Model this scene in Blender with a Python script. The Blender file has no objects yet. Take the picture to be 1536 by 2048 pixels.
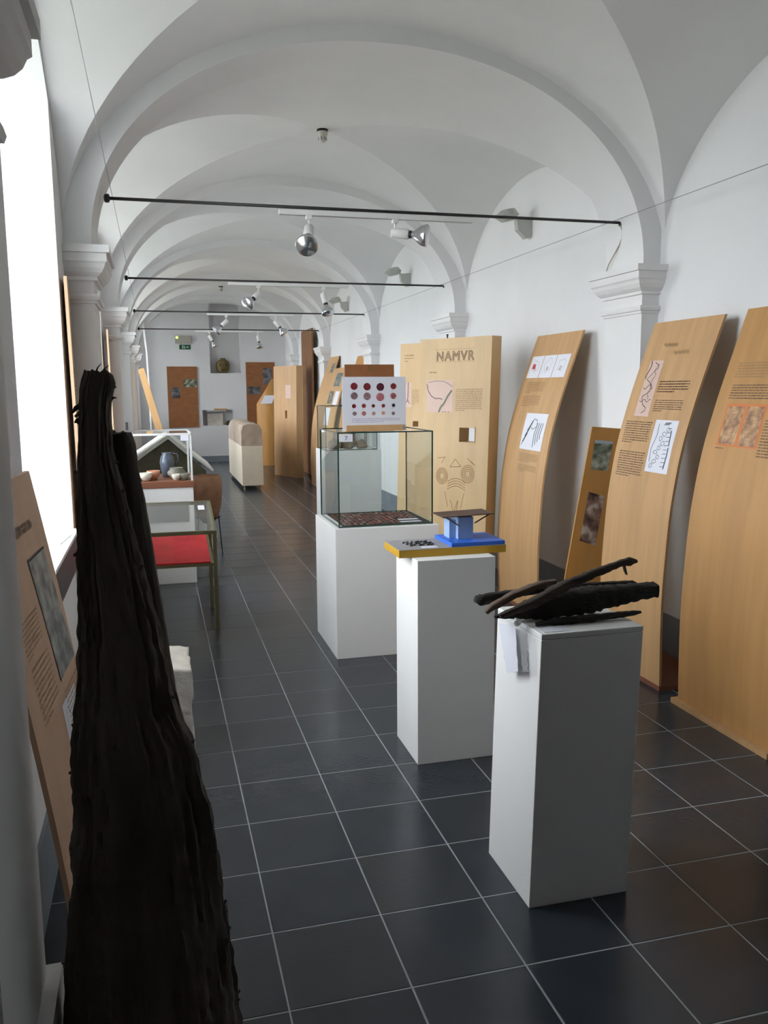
import bpy, bmesh, math, random
from mathutils import Vector, Matrix
random.seed(7)
SC = bpy.context.scene
COL = SC.collection

# ------------------------------------------------------------------ camera
YAW, PITCH, ROLL = 0.2612, 0.1445, -0.0071
CAM = Vector((-0.2687, -1.983, 1.588))
F_PX = 1700.0
_cy, _sy, _cp, _sp = math.cos(YAW), math.sin(YAW), math.cos(PITCH), math.sin(PITCH)
_fwd = Vector((_sy*_cp, _cy*_cp, -_sp)); _rt = Vector((_cy, -_sy, 0)); _up = _rt.cross(_fwd)
_r2 = _rt*math.cos(ROLL) + _up*math.sin(ROLL); _u2 = _up*math.cos(ROLL) - _rt*math.sin(ROLL)
cd = bpy.data.cameras.new('camera'); cam = bpy.data.objects.new('camera', cd); COL.objects.link(cam)
cd.sensor_fit = 'VERTICAL'; cd.sensor_height = 36.0; cd.sensor_width = 27.0
cd.lens = F_PX/2048*36.0; cd.clip_start = 0.02; cd.clip_end = 200
cam.matrix_world = Matrix(((_r2.x, _u2.x, -_fwd.x, CAM.x), (_r2.y, _u2.y, -_fwd.y, CAM.y), (_r2.z, _u2.z, -_fwd.z, CAM.z), (0, 0, 0, 1)))
SC.camera = cam

# ------------------------------------------------------------------ world: bright overcast sky
W = bpy.data.worlds.new('world'); SC.world = W; W.use_nodes = True
bg = W.node_tree.nodes['Background']
bg.inputs[0].default_value = (0.925, 0.945, 1.0, 1); bg.inputs[1].default_value = 13.5
SC.view_settings.view_transform = 'Standard'; SC.view_settings.look = 'None'
SC.view_settings.gamma = 1.0; SC.view_settings.use_curve_mapping = False
SC.view_settings.exposure = -0.14

# ------------------------------------------------------------------ room numbers
XL, XR = -0.66, 2.61            # wall planes
FL, FR = -0.53, 2.50            # pilaster faces
XC = 0.985
SPR = 2.28                      # springing height
BANDS = [(-3.83, -3.41), (-0.71, -0.29), (2.525, 2.945), (5.745, 6.165), (8.965, 9.385), (12.185, 12.605), (15.405, 15.825)]
YB, YE = -2.75, 17.2            # back wall, end wall
SILL = 0.94
RECX = -1.25                    # outer end of the window reveals
WINX = -1.12

# window portals: skylight enters through these openings
for i in range(1, 7):
    a, b = (BANDS[i][1], BANDS[i+1][0]) if i < 6 else (16.25, 16.65)  # the last portal belongs to the added, unseen window
    la = bpy.data.lights.new('window_daylight', 'AREA'); lo = bpy.data.objects.new('window_daylight', la); COL.objects.link(lo)
    la.shape = 'RECTANGLE'; la.size = 2.35; la.size_y = 1.5 if i < 6 else 0.7
    la.cycles.is_portal = True
    lo.location = (RECX-0.02, (a+b)/2+(0.36 if i < 6 else 0), SILL+1.15); lo.rotation_euler = (math.pi/2, 0, -math.pi/2)

# ------------------------------------------------------------------ helpers
def lin(r, g, b):
    f = lambda c: c/255/12.92 if c/255 <= 0.04045 else ((c/255+0.055)/1.055)**2.4
    return (f(r), f(g), f(b), 1)

MATS = {}
def mat(name, col, rough=0.6, metal=0.0, var=0.0, scale=6.0, stretch=(1, 1, 1), bump=0.0, bscale=40.0, spec=0.5, col2=None, detail=4):
    if name in MATS: return MATS[name]
    m = bpy.data.materials.new(name); m.use_nodes = True; nt = m.node_tree; N = nt.nodes; L = nt.links
    b = N['Principled BSDF']; b.inputs['Roughness'].default_value = rough; b.inputs['Metallic'].default_value = metal
    b.inputs['Specular IOR Level'].default_value = spec
    tc = N.new('ShaderNodeTexCoord'); mp = N.new('ShaderNodeMapping'); mp.inputs['Scale'].default_value = stretch
    L.new(tc.outputs['Object'], mp.inputs['Vector'])
    if var > 0 or col2:
        nz = N.new('ShaderNodeTexNoise'); nz.inputs['Scale'].default_value = scale; nz.inputs['Detail'].default_value = detail
        L.new(mp.outputs[0], nz.inputs['Vector'])
        rp = N.new('ShaderNodeValToRGB'); rp.color_ramp.elements[0].position = 0.35; rp.color_ramp.elements[1].position = 0.65
        c2 = col2 if col2 else tuple(min(1, c*(1+var)) for c in col[:3])+(1,)
        c1 = col if col2 else tuple(c*(1-var) for c in col[:3])+(1,)
        rp.color_ramp.elements[0].color = c1; rp.color_ramp.elements[1].color = c2
        L.new(nz.outputs['Fac'], rp.inputs['Fac']); L.new(rp.outputs[0], b.inputs['Base Color'])
    else:
        b.inputs['Base Color'].default_value = col
    if bump > 0:
        n2 = N.new('ShaderNodeTexNoise'); n2.inputs['Scale'].default_value = bscale; n2.inputs['Detail'].default_value = 5
        L.new(mp.outputs[0], n2.inputs['Vector'])
        bp = N.new('ShaderNodeBump'); bp.inputs['Strength'].default_value = bump; bp.inputs['Distance'].default_value = 0.01
        L.new(n2.outputs['Fac'], bp.inputs['Height']); L.new(bp.outputs[0], b.inputs['Normal'])
    MATS[name] = m
    return m

def glass_mat(name, tint=(0.93, 0.97, 0.95, 1), refl=0.06):
    m = bpy.data.materials.new(name); m.use_nodes = True; nt = m.node_tree; N = nt.nodes; L = nt.links
    for n in list(N):
        if n.type != 'OUTPUT_MATERIAL': N.remove(n)
    out = [n for n in N if n.type == 'OUTPUT_MATERIAL'][0]
    t = N.new('ShaderNodeBsdfTransparent'); t.inputs[0].default_value = tint
    g = N.new('ShaderNodeBsdfGlossy'); g.inputs['Roughness'].default_value = 0.02; g.inputs[0].default_value = (1, 1, 1, 1)
    lw = N.new('ShaderNodeLayerWeight'); lw.inputs[0].default_value = 0.5
    pw = N.new('ShaderNodeMath'); pw.operation = 'POWER'; pw.inputs[1].default_value = 3.5; L.new(lw.outputs['Facing'], pw.inputs[0])
    fr = N.new('ShaderNodeMath'); fr.operation = 'MULTIPLY_ADD'; fr.inputs[1].default_value = 0.85; fr.inputs[2].default_value = refl; L.new(pw.outputs[0], fr.inputs[0])
    mx = N.new('ShaderNodeMixShader'); L.new(fr.outputs[0], mx.inputs[0]); L.new(t.outputs[0], mx.inputs[1]); L.new(g.outputs[0], mx.inputs[2])
    L.new(mx.outputs[0], out.inputs[0]); MATS[name] = m
    return m

def loc_of(p): return Vector(p.location) if p is not None else Vector((0, 0, 0))

def world_origin(o):
    v = Vector((0, 0, 0))
    while o is not None:
        v += Vector(o.location); o = o.parent
    return v

def mk(name, V, Fc, m, parent=None, smooth=False, origin=None, local=False):
    """one mesh object from world-space vertices (local=True: already relative to the parent)"""
    me = bpy.data.meshes.new(name)
    po = world_origin(parent) if (parent is not None and not local) else Vector((0, 0, 0))
    o = bpy.data.objects.new(name, me)
    if parent is None and origin is None and V:
        n = len(V); origin = (sum(v[0] for v in V)/n, sum(v[1] for v in V)/n, min(v[2] for v in V))
    og = Vector(origin) if (origin is not None and parent is None) else Vector((0, 0, 0))
    me.from_pydata([tuple(Vector(v)-po-og) for v in V], [], Fc)
    o.location = og
    me.materials.append(m)
    bm = bmesh.new(); bm.from_mesh(me); bmesh.ops.recalc_face_normals(bm, faces=bm.faces); bm.to_mesh(me); bm.free()
    if smooth:
        for p in me.polygons: p.use_smooth = True
    COL.objects.link(o)
    if parent is not None: o.parent = parent
    return o

def tag(o, label=None, cat=None, group=None, kind=None):
    if label: o['label'] = label
    if cat: o['category'] = cat
    if group: o['group'] = group
    if kind: o['kind'] = kind
    return o

def thing(name, label, cat, loc, group=None):
    o = bpy.data.objects.new(name, None); COL.objects.link(o); o.location = loc; o.empty_display_size = 0.1
    return tag(o, label, cat, group)

def copy_tree(src, loc, label=None):
    c = src.copy(); COL.objects.link(c); c.location = loc
    if label: c['label'] = label
    for ch in list(src.children):
        d = ch.copy(); COL.objects.link(d); d.parent = c
        for g in list(ch.children):
            e = g.copy(); COL.objects.link(e); e.parent = d
    return c

class G:
    """geometry collector"""
    def __init__(s): s.V = []; s.F = []
    def add(s, V, Fc):
        o = len(s.V); s.V += [tuple(v) for v in V]; s.F += [tuple(i+o for i in f) for f in Fc]; return s
    def box(s, x0, x1, y0, y1, z0, z1):
        return s.add([(x0,y0,z0),(x1,y0,z0),(x1,y1,z0),(x0,y1,z0),(x0,y0,z1),(x1,y0,z1),(x1,y1,z1),(x0,y1,z1)],
                     [(0,3,2,1),(4,5,6,7),(0,1,5,4),(1,2,6,5),(2,3,7,6),(3,0,4,7)])
    def bbox(s, x0, x1, y0, y1, z0, z1, b=0.004):
        """box with chamfered edges"""
        bm = bmesh.new(); bmesh.ops.create_cube(bm, size=1)
        for v in bm.verts: v.co = Vector(((x0+x1)/2+v.co.x*(x1-x0), (y0+y1)/2+v.co.y*(y1-y0), (z0+z1)/2+v.co.z*(z1-z0)))
        bmesh.ops.bevel(bm, geom=list(bm.edges), offset=b, segments=2, affect='EDGES', profile=0.5)
        return s.bm(bm)
    def bm(s, bm):
        bm.verts.index_update()
        s.add([v.co[:] for v in bm.verts], [[v.index for v in f.verts] for f in bm.faces]); bm.free(); return s
    def obox(s, P, U, V, Wd, u, v, w):
        """oriented box, corner P, unit axes, lengths"""
        P, U, V, Wd = Vector(P), Vector(U)*u, Vector(V)*v, Vector(Wd)*w
        c = [P, P+U, P+U+V, P+V, P+Wd, P+U+Wd, P+U+V+Wd, P+V+Wd]
        return s.add(c, [(0,3,2,1),(4,5,6,7),(0,1,5,4),(1,2,6,5),(2,3,7,6),(3,0,4,7)])
    def tube(s, pts, r, n=8, caps=True):
        pts = [Vector(p) for p in pts]; rr = r if isinstance(r, (list, tuple)) else [r]*len(pts)
        base = len(s.V); prev = None
        for i, p in enumerate(pts):
            d = (pts[min(i+1, len(pts)-1)]-pts[max(i-1, 0)]).normalized()
            a = d.cross(Vector((0, 0, 1))) if abs(d.z) < 0.95 else d.cross(Vector((1, 0, 0)))
            if prev is not None:
                a = prev - d*prev.dot(d)
            a.normalize(); prev = a; b = d.cross(a)
            for k in range(n):
                t = 2*math.pi*k/n; s.V.append(tuple(p+(a*math.cos(t)+b*math.sin(t))*rr[i]))
        for i in range(len(pts)-1):
            for k in range(n):
                q = base+i*n; s.F.append((q+k, q+(k+1) % n, q+n+(k+1) % n, q+n+k))
        if caps:
            s.F.append(tuple(base+k for k in range(n))[::-1]); s.F.append(tuple(base+(len(pts)-1)*n+k for k in range(n)))
        return s
    def lathe(s, O, prof, axis=(0, 0, 1), n=24, close=True):
        """profile [(radius, distance along axis)]"""
        ax = Vector(axis).normalized(); a = ax.cross(Vector((0, 0, 1))) if abs(ax.z) < 0.95 else ax.cross(Vector((0, 1, 0)))
        a.normalize(); b = ax.cross(a); O = Vector(O); base = len(s.V)
        for r, h in prof:
            for k in range(n):
                t = 2*math.pi*k/n; s.V.append(tuple(O+ax*h+(a*math.cos(t)+b*math.sin(t))*r))
        for i in range(len(prof)-1):
            for k in range(n):
                q = base+i*n; s.F.append((q+k, q+(k+1) % n, q+n+(k+1) % n, q+n+k))
        if close:
            if prof[0][0] > 1e-5: s.F.append(tuple(base+k for k in range(n))[::-1])
            if prof[-1][0] > 1e-5: s.F.append(tuple(base+(len(prof)-1)*n+k for k in range(n)))
        return s
    def out(s, name, m, parent=None, smooth=False, **k): return mk(name, s.V, s.F, m, parent, smooth, **k)

def smooth_angle(o, deg=35):
    me = o.data
    for p in me.polygons: p.use_smooth = True
    bm = bmesh.new(); bm.from_mesh(me)
    for e in bm.edges:
        if len(e.link_faces) == 2 and e.calc_face_angle(0) > math.radians(deg): e.smooth = False
    bm.to_mesh(me); bm.free(); return o

# ------------------------------------------------------------------ materials
M_WALL = mat('white_plaster', lin(231, 231, 232), 0.85, var=0.025, scale=1.6, bump=0.15, bscale=14)
M_TRIM = mat('white_trim_paint', lin(232, 231, 231), 0.7, var=0.02, scale=3)
M_DADO = mat('grey_skirting_paint', lin(128, 138, 146), 0.6, var=0.04, scale=5)
M_TILE = mat('slate_tile', lin(48, 54, 62), 0.24, var=0.10, scale=3, bump=0.06, bscale=60, spec=0.4)
M_TILE2 = mat('slate_tile_browner', lin(51, 55, 60), 0.28, var=0.10, scale=3, bump=0.06, bscale=60, spec=0.4)
M_GROUT = mat('pale_grout', lin(158, 164, 168), 0.8)
M_PLY = mat('birch_plywood', lin(202, 160, 112), 0.5, var=0.07, scale=7, stretch=(1, 2.4, 0.22), bump=0.02)
M_PLY2 = mat('pale_plywood', lin(214, 182, 136), 0.5, var=0.05, scale=6, stretch=(1.5, 1.5, 0.3))
M_PLY3 = mat('orange_plywood', lin(196, 142, 76), 0.5, var=0.08, scale=6, stretch=(1.5, 1.5, 0.3))
M_BROWN = mat('brown_hardboard', lin(150, 96, 56), 0.55, var=0.10, scale=6, stretch=(1, 1, 3))
M_REDBR = mat('red_brown_board', lin(134, 84, 62), 0.55, var=0.06, scale=8)
M_PLYEDGE = mat('plywood_edge', lin(120, 100, 62), 0.6)
M_WHITE = mat('white_laminate', lin(245, 245, 244), 0.5, var=0.01, scale=4)
M_PAPER = mat('white_paper', lin(232, 234, 244), 0.6)
M_INK = mat('dark_ink', lin(118, 94, 74), 0.7)
M_INK2 = mat('black_ink', lin(40, 42, 44), 0.7)
M_INK3 = mat('faded_ink', lin(164, 130, 94), 0.7)
M_PINK = mat('pale_pink_print', lin(222, 192, 178), 0.6, var=0.03)
M_BLACK = mat('black_iron', lin(38, 36, 38), 0.5)
M_GREYM = mat('grey_metal', lin(150, 152, 156), 0.35, metal=0.6)
M_WHMET = mat('white_enamel', lin(226, 226, 226), 0.4)
M_SILV = mat('silvered_bulb', lin(205, 208, 212), 0.22, metal=0.9)
M_GLASS = glass_mat('clear_glass', (0.95, 0.985, 0.975, 1))
M_GEDGE = mat('green_glass_edge', lin(28, 62, 52), 0.2)
M_BRASS = mat('olive_brass', lin(132, 126, 92), 0.4, metal=0.5)
M_CHAR = mat('charred_wood', lin(84, 76, 68), 0.8, var=0.3, scale=9, stretch=(1, 1, 0.2), bump=1.0, bscale=30)

# ------------------------------------------------------------------ floor
fl = G().box(XL-0.02, XR+0.02, YB, YE, -0.06, -0.0012).out('floor', M_GROUT); tag(fl, kind='structure')
T = 0.33
def tile_geo(x0, x1, y0, y1):
    g = 0.0026; c = 0.0012
    x0 += g; x1 -= g; y0 += g; y1 -= g
    V = [(x0, y0, -0.0025), (x1, y0, -0.0025), (x1, y1, -0.0025), (x0, y1, -0.0025),
         (x0, y0, -0.0008), (x1, y0, -0.0008), (x1, y1, -0.0008), (x0, y1, -0.0008),
         (x0+c, y0+c, 0), (x1-c, y0+c, 0), (x1-c, y1-c, 0), (x0+c, y1-c, 0)]
    Fc = [(8, 9, 10, 11)]
    for a in range(4):
        b = (a+1) % 4; Fc += [(a, b, b+4, a+4), (a+4, b+4, b+8, a+8)]
    return V, Fc
cols = []
k = -2
while k*T < XR:
    x0, x1 = max(k*T, XL), min((k+1)*T, XR)
    if x1-x0 > 0.012: cols.append((x0, x1, k))
    k += 1
NEAR0, NEAR1 = -3, 24
cache = {}
for j in range(NEAR0, NEAR1):
    for (x0, x1, k) in cols:
        w = round(x1-x0, 4); mi = (j*7+k*3) % 5 == 0
        key = (w, mi)
        if key not in cache:
            V, Fc = tile_geo(-w/2, w/2, -T/2, T/2)
            me = bpy.data.meshes.new('tile'); me.from_pydata(V, [], Fc); me.materials.append(M_TILE2 if mi else M_TILE); cache[key] = me
        o = bpy.data.objects.new('tile', cache[key]); COL.objects.link(o); o.parent = fl
        o.location = Vector(((x0+x1)/2, j*T+T/2, 0)) - Vector(fl.location)
g = G()
for j in list(range(-11, NEAR0))+list(range(NEAR1, 53)):
    for (x0, x1, k) in cols:
        y0, y1 = max(j*T, YB), min((j+1)*T, YE)
        if y1-y0 > 0.02: g.add(*tile_geo(x0, x1, y0, y1))
o = g.out('far_tiles', M_TILE, fl); tag(o, kind='stuff')

# ------------------------------------------------------------------ walls
TOP = 3.75
wr = G().box(XR, XR+0.25, YB-0.2, YE+0.2, -0.06, TOP).out('wall_right', M_WALL); tag(wr, kind='structure')
wb = G().box(XL-0.3, XR, YB-0.2, YB, -0.06, TOP).out('wall_back', mat('dark_unseen_wall', lin(92, 78, 60), 0.6, var=0.1)); tag(wb, kind='structure')  # unseen wall, coloured dark to cut light from behind the camera
A_V, B_V = 1.15, 0.93   # rise at the crown, rise of the lunettes at the walls
HALF = 1.652
def lun(v): return SPR + B_V*math.sqrt(max(0.0, 1-v*v))
# left wall with arch-headed window openings
g = G(); openings = []
def wall_rect(y0, y1, z0, z1): g.add([(XL, y0, z0), (XL, y1, z0), (XL, y1, z1), (XL, y0, z1)], [(0, 1, 2, 3)])
WH = 1.05
prev = YB
for i in range(1, 7):
    if i < 6: a, b = BANDS[i][1], BANDS[i+1][0]; c = (a+b)/2; h = (b-a)/2; WH = 0.72; wc = c+0.36
    else: c, h, WH, wc = 16.45, 1.4, 0.32, 16.45  # added window, out of view, to brighten the end wall
    wall_rect(prev, wc-WH, -0.06, TOP); prev = wc+WH
    wall_rect(wc-WH, wc+WH, -0.06, SILL)
    n = 28; ys = [wc-WH+2*WH*k/n for k in range(n+1)]; hd = [lun((y-c)/h)-0.03 for y in ys]
    for k in range(n):
        g.add([(XL, ys[k], hd[k]), (XL, ys[k+1], hd[k+1]), (XL, ys[k+1], TOP), (XL, ys[k], TOP)], [(0, 1, 2, 3)])
        g.add([(XL, ys[k], hd[k]), (XL, ys[k+1], hd[k+1]), (RECX, ys[k+1], hd[k+1]), (RECX, ys[k], hd[k])], [(0, 1, 2, 3)])
    for y, z in ((wc-WH, hd[0]), (wc+WH, hd[-1])):
        g.add([(XL, y, SILL), (RECX, y, SILL), (RECX, y, z), (XL, y, z)], [(0, 1, 2, 3)])
    g.add([(XL, wc-WH, SILL), (XL, wc+WH, SILL), (RECX, wc+WH, SILL), (RECX, wc-WH, SILL)], [(0, 1, 2, 3)])
    openings.append((c, h, ys, hd, WH, wc))
wall_rect(prev, YE, -0.06, TOP)
wl = g.out('wall_left', M_WALL, origin=(XL, 0, 0)); tag(wl, kind='structure')

# end wall with the tall arched niche and the small square niche
g = G(); NX0, NX1, NZ0, NZ1 = 0.95, 1.62, 1.94, 3.28
SX0, SX1, SZ0, SZ1 = 0.75, 1.41, 0.80, 1.14
ND = 0.28
def er(x0, x1, z0, z1, y=YE): g.add([(x0, y, z0), (x1, y, z0), (x1, y, z1), (x0, y, z1)], [(0, 1, 2, 3)])
xs = sorted([XL-0.3, SX0, NX0, SX1, NX1, XR])
for i in range(len(xs)-1):
    x0, x1 = xs[i], xs[i+1]; mid = (x0+x1)/2; cur = -0.06
    if SX0 < mid < SX1: er(x0, x1, cur, SZ0); cur = SZ1
    if NX0 < mid < NX1:
        er(x0, x1, cur, NZ0)
    else: er(x0, x1, cur, TOP)
n = 16; nc = (NX0+NX1)/2; nr = (NX1-NX0)/2
px = [nc-nr*math.cos(math.pi*k/n) for k in range(n+1)]; pz = [NZ1+nr*math.sin(math.pi*k/n) for k in range(n+1)]
for k in range(n):
    g.add([(px[k], YE, pz[k]), (px[k+1], YE, pz[k+1]), (px[k+1], YE, 4.0), (px[k], YE, 4.0)], [(0, 1, 2, 3)])
    g.add([(px[k], YE, pz[k]), (px[k+1], YE, pz[k+1]), (px[k+1], YE+ND, pz[k+1]), (px[k], YE+ND, pz[k])], [(0, 1, 2, 3)])
    g.add([(px[k], YE+ND, NZ0), (px[k+1], YE+ND, NZ0), (px[k+1], YE+ND, pz[k+1]), (px[k], YE+ND, pz[k])], [(0, 1, 2, 3)])
for x in (NX0, NX1): g.add([(x, YE, NZ0), (x, YE+ND, NZ0), (x, YE+ND, NZ1), (x, YE, NZ1)], [(0, 1, 2, 3)])
g.add([(NX0, YE, NZ0), (NX1, YE, NZ0), (NX1, YE+ND, NZ0), (NX0, YE+ND, NZ0)], [(0, 1, 2, 3)])
for x in (SX0, SX1): g.add([(x, YE, SZ0), (x, YE+ND, SZ0), (x, YE+ND, SZ1), (x, YE, SZ1)], [(0, 1, 2, 3)])
for z in (SZ0, SZ1): g.add([(SX0, YE, z), (SX1, YE, z), (SX1, YE+ND, z), (SX0, YE+ND, z)], [(0, 1, 2, 3)])
er(SX0, SX1, SZ0, SZ1, YE+ND)
we = g.out('wall_end', M_WALL); tag(we, kind='structure')

# skirtings
o = G().box(XR-0.012, XR, YB, YE, 0, 0.255).out('baseboard_right', M_DADO); tag(o, kind='structure')
o = G().box(XL, XL+0.012, YB, YE, 0, 0.255).out('baseboard_left', M_DADO); tag(o, kind='structure')
o = G().box(XL+0.012, XR-0.012, YE-0.012, YE, 0, 0.13).out('baseboard_end', M_DADO); tag(o, kind='structure')

# ------------------------------------------------------------------ vaults
ceil = G().box(XL-0.3, XR+0.25, YB-0.2, YE+0.5, TOP, TOP+0.1).out('ceiling', M_WALL); tag(ceil, kind='structure')  # unseen slab over the vaults, added to stop skylight leaking in
def zA(u): return SPR + A_V*math.sqrt(max(0.0, 1-u*u))
def zB(u, v): return SPR + (B_V+(A_V-B_V)*(1-abs(u)**3))*math.sqrt(max(0.0, 1-v*v))
def groin(v):
    lo, hi = 0.0, 1.0
    if abs(v) >= 1: return 1.0
    for _ in range(40):
        m = (lo+hi)/2
        if zA(m) > zB(m, v): lo = m
        else: hi = m
    return (lo+hi)/2
def web(P, name):
    nv, nu = len(P), len(P[0])
    V = [p for r in P for p in r]; Fc = [(i*nu+j, i*nu+j+1, (i+1)*nu+j+1, (i+1)*nu+j) for i in range(nv-1) for j in range(nu-1)]
    return mk(name, V, Fc, M_WALL, ceil, smooth=True)
for i in range(len(BANDS)):
    a = BANDS[i][1]; b = BANDS[i+1][0] if i+1 < len(BANDS) else BANDS[i][1]+2.8
    c = (a+b)/2; h = (b-a)/2; nv = 48
    vs = [math.sin(math.pi/2*(-1+2*k/nv)) for k in range(nv+1)]
    if b > YE: vs = [v for v in vs if c+v*h < YE]+[(YE-c)/h]
    PA, PL, PR = [], [], []
    for v in vs:
        y = c+v*h; us = groin(v)
        PA.append([(XC+HALF*us*s, y, zA(us*s)) for s in [math.sin(math.pi/2*(-1+2*q/32)) for q in range(33)]])
        rb = [us+(1-us)*q/14 for q in range(15)]
        PR.append([(XC+HALF*u, y, zB(u, v)) for u in rb]); PL.append([(XC-HALF*u, y, zB(u, v)) for u in rb])
    for P in (PA, PL, PR): web(P, 'vault_web')
# transverse arches
AH, AR = 1.515, 1.066
def arch_pt(t, hx, rz, p=2.12):
    cx, sz = math.cos(t), math.sin(t)
    return (XC+hx*math.copysign(abs(cx)**(2/p), cx), SPR+rz*abs(sz)**(2/p))
for (a, b) in BANDS:
    n = 56; V = []; Fc = []
    for k in range(n+1):
        t = math.pi*k/n; xi, zi = arch_pt(t, AH, AR); xo, zo = arch_pt(t, HALF+0.02, A_V+0.12, 2.0)
        V += [(xi, a, zi), (xi, b, zi), (xo, b, zo), (xo, a, zo)]
    for k in range(n):
        q = k*4; r = q+4
        for (m0, m1) in ((0, 1), (1, 2), (3, 0)): Fc.append((q+m0, q+m1, r+m1, r+m0))
    o = mk('transverse_arch', V, Fc, M_WALL, ceil); smooth_angle(o, 40)
# pilasters with moulded capitals
PROF = [(2.28, 0.085), (2.245, 0.085), (2.243, 0.070), (2.205, 0.070), (2.195, 0.062), (2.175, 0.055), (2.155, 0.042), (2.140, 0.026), (2.137, 0.018), (2.120, 0.018), (2.118, 0.0),
        (2.058, 0.0), (2.056, 0.022), (2.042, 0.026), (2.028, 0.022), (2.024, 0.012), (2.012, 0.010), (2.010, 0.0)]
ti = 0
for (a, b) in BANDS:
    for side in (-1, 1):
        ti += 1
        xf, xw = (FL, XL-0.01) if side < 0 else (FR, XR+0.01)
        sh = G().box(min(xf, xw), max(xf, xw), a, b, 0, 2.012).out('trim_%d' % ti, M_TRIM); tag(sh, kind='structure')
        V = []; Fc = []
        for z, p in PROF:
            x = xf - side*p; q = p*(1.6 if ti == 3 else 1.0)
            V += [(xw, a-q, z), (x, a-q, z), (x, b+q, z), (xw, b+q, z)]
        for k in range(len(PROF)-1):
            for m0 in range(3): Fc.append((k*4+m0, k*4+m0+1, k*4+5+m0, k*4+4+m0))
        Fc += [(0, 1, 2, 3), tuple(len(V)-4+q for q in (0, 3, 2, 1))]
        mk('capital', V, Fc, M_TRIM, sh)
        if ti == 3: G().box(XL, xf+0.028, a-0.03, b+0.03, 0, 0.42).out('pilaster_plinth', M_TRIM, sh)
        else: G().box(min(xf-side*0.012, xw), max(xf-side*0.012, xw), a-0.012, b+0.012, 0, 0.255).out('pilaster_skirting', M_DADO, sh)

# windows: frame, glazing bars, panes, sill board
for i, (c, h, ys, hd, WH, wc) in enumerate(openings):
    w = thing('window_%d' % (i+1), None, None, (WINX, wc, SILL)); w['kind'] = 'structure'  # the last one is unseen, added to light the end wall
    g = G(); y0, y1 = wc-WH, wc+WH
    g.box(WINX-0.03, WINX+0.03, y0, y1, SILL, SILL+0.07)
    for y in (y0, y1-0.06): g.box(WINX-0.03, WINX+0.03, y, y+0.06, SILL+0.07, hd[0])
    for k in range(len(ys)-1):
        V = [(x, yy, zz) for x in (WINX-0.03, WINX+0.03) for (yy, zz) in ((ys[k], hd[k]), (ys[k+1], hd[k+1]), (ys[k+1], hd[k+1]-0.06), (ys[k], hd[k]-0.06))]
        g.add(V, [(0, 1, 2, 3), (4, 5, 6, 7), (3, 2, 6, 7), (0, 1, 5, 4)])
    g.out('window_frame', M_WHMET, w)
    for y in (wc,):
        G().box(WINX-0.02, WINX+0.02, y-0.02, y+0.02, SILL+0.07, lun((y-c)/h)-0.09).out('mullion', M_WHMET, w)
    for z in (SILL+0.62, SILL+1.2): G().box(WINX-0.018, WINX+0.018, y0+0.06, y1-0.06, z-0.015, z+0.015).out('glazing_bar', M_WHMET, w)
    V = []; Fc = []
    for k in range(len(ys)): V += [(WINX, ys[k], SILL+0.05), (WINX, ys[k], hd[k]-0.05)]
    for k in range(len(ys)-1): Fc.append((2*k, 2*k+2, 2*k+3, 2*k+1))
    mk('pane', V, Fc, M_GLASS, w)
# ground outside
o = G().box(-30, RECX-0.3, -30, 45, -0.6, -0.5).out('courtyard_ground', mat('lawn', lin(128, 130, 116), 0.9, var=0.2, scale=0.6)); tag(o, kind='structure')

# ================================================================== OBJECTS
def bar_geo(pts, n=10, flat=1.0, jag=0.0, seed=0):
    """rough bar through (x, y, z, half height)"""
    rnd = random.Random(seed); g = G(); P = []
    for i in range(len(pts)-1):
        a, b = pts[i], pts[i+1]
        m = max(2, int((Vector(a[:3])-Vector(b[:3])).length/0.012))
        for k in range(m): P.append([a[q]+(b[q]-a[q])*k/m for q in range(4)])
    P.append(list(pts[-1]))
    for i, (x, y, z, h) in enumerate(P):
        q = P[min(i+1, len(P)-1)]; p = P[max(i-1, 0)]
        d = (Vector(q[:3])-Vector(p[:3])).normalized(); side = Vector((0, 1, 0)); up = side.cross(d); up.normalize()
        if up.z < 0: up = -up
        for k in range(n):
            t = 2*math.pi*k/n; c, s = math.cos(t), math.sin(t)
            c = math.copysign(abs(c)**0.6, c); s = math.copysign(abs(s)**0.6, s)
            w = max(h*flat, 0.006)
            jj = 1+rnd.uniform(-jag, jag)
            g.V.append(tuple(Vector((x, y, z))+up*(h*s*jj)+side*(w*c*jj)))
    for i in range(len(P)-1):
        for k in range(n):
            b0 = i*n; g.F.append((b0+k, b0+(k+1) % n, b0+n+(k+1) % n, b0+n+k))
    g.F.append(tuple(range(n))[::-1]); g.F.append(tuple((len(P)-1)*n+k for k in range(n)))
    return g

# ---------------- print helpers: flat print laid on a board through a map (a from the left, z) -> point
def strip_geo(g, f, pts, w, off=0.0012):
    for i in range(len(pts)-1):
        (x0, z0), (x1, z1) = pts[i], pts[i+1]; L = math.hypot(x1-x0, z1-z0)
        if L < 1e-6: continue
        nx, nz = -(z1-z0)/L*w/2, (x1-x0)/L*w/2
        g.add([f(x0+nx, z0+nz, off), f(x1+nx, z1+nz, off), f(x1-nx, z1-nz, off), f(x0-nx, z0-nz, off)], [(0, 1, 2, 3)])
def quad_geo(g, f, q, off=0.0008, n=8):
    """q: four (a,z) corners tl,tr,br,bl"""
    V = []; base = []
    for i in range(n+1):
        t = i/n
        l = (q[0][0]+(q[3][0]-q[0][0])*t, q[0][1]+(q[3][1]-q[0][1])*t); r = (q[1][0]+(q[2][0]-q[1][0])*t, q[1][1]+(q[2][1]-q[1][1])*t)
        V += [f(l[0], l[1], off), f(r[0], r[1], off)]
    g.add(V, [(2*i, 2*i+1, 2*i+3, 2*i+2) for i in range(n)])
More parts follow.
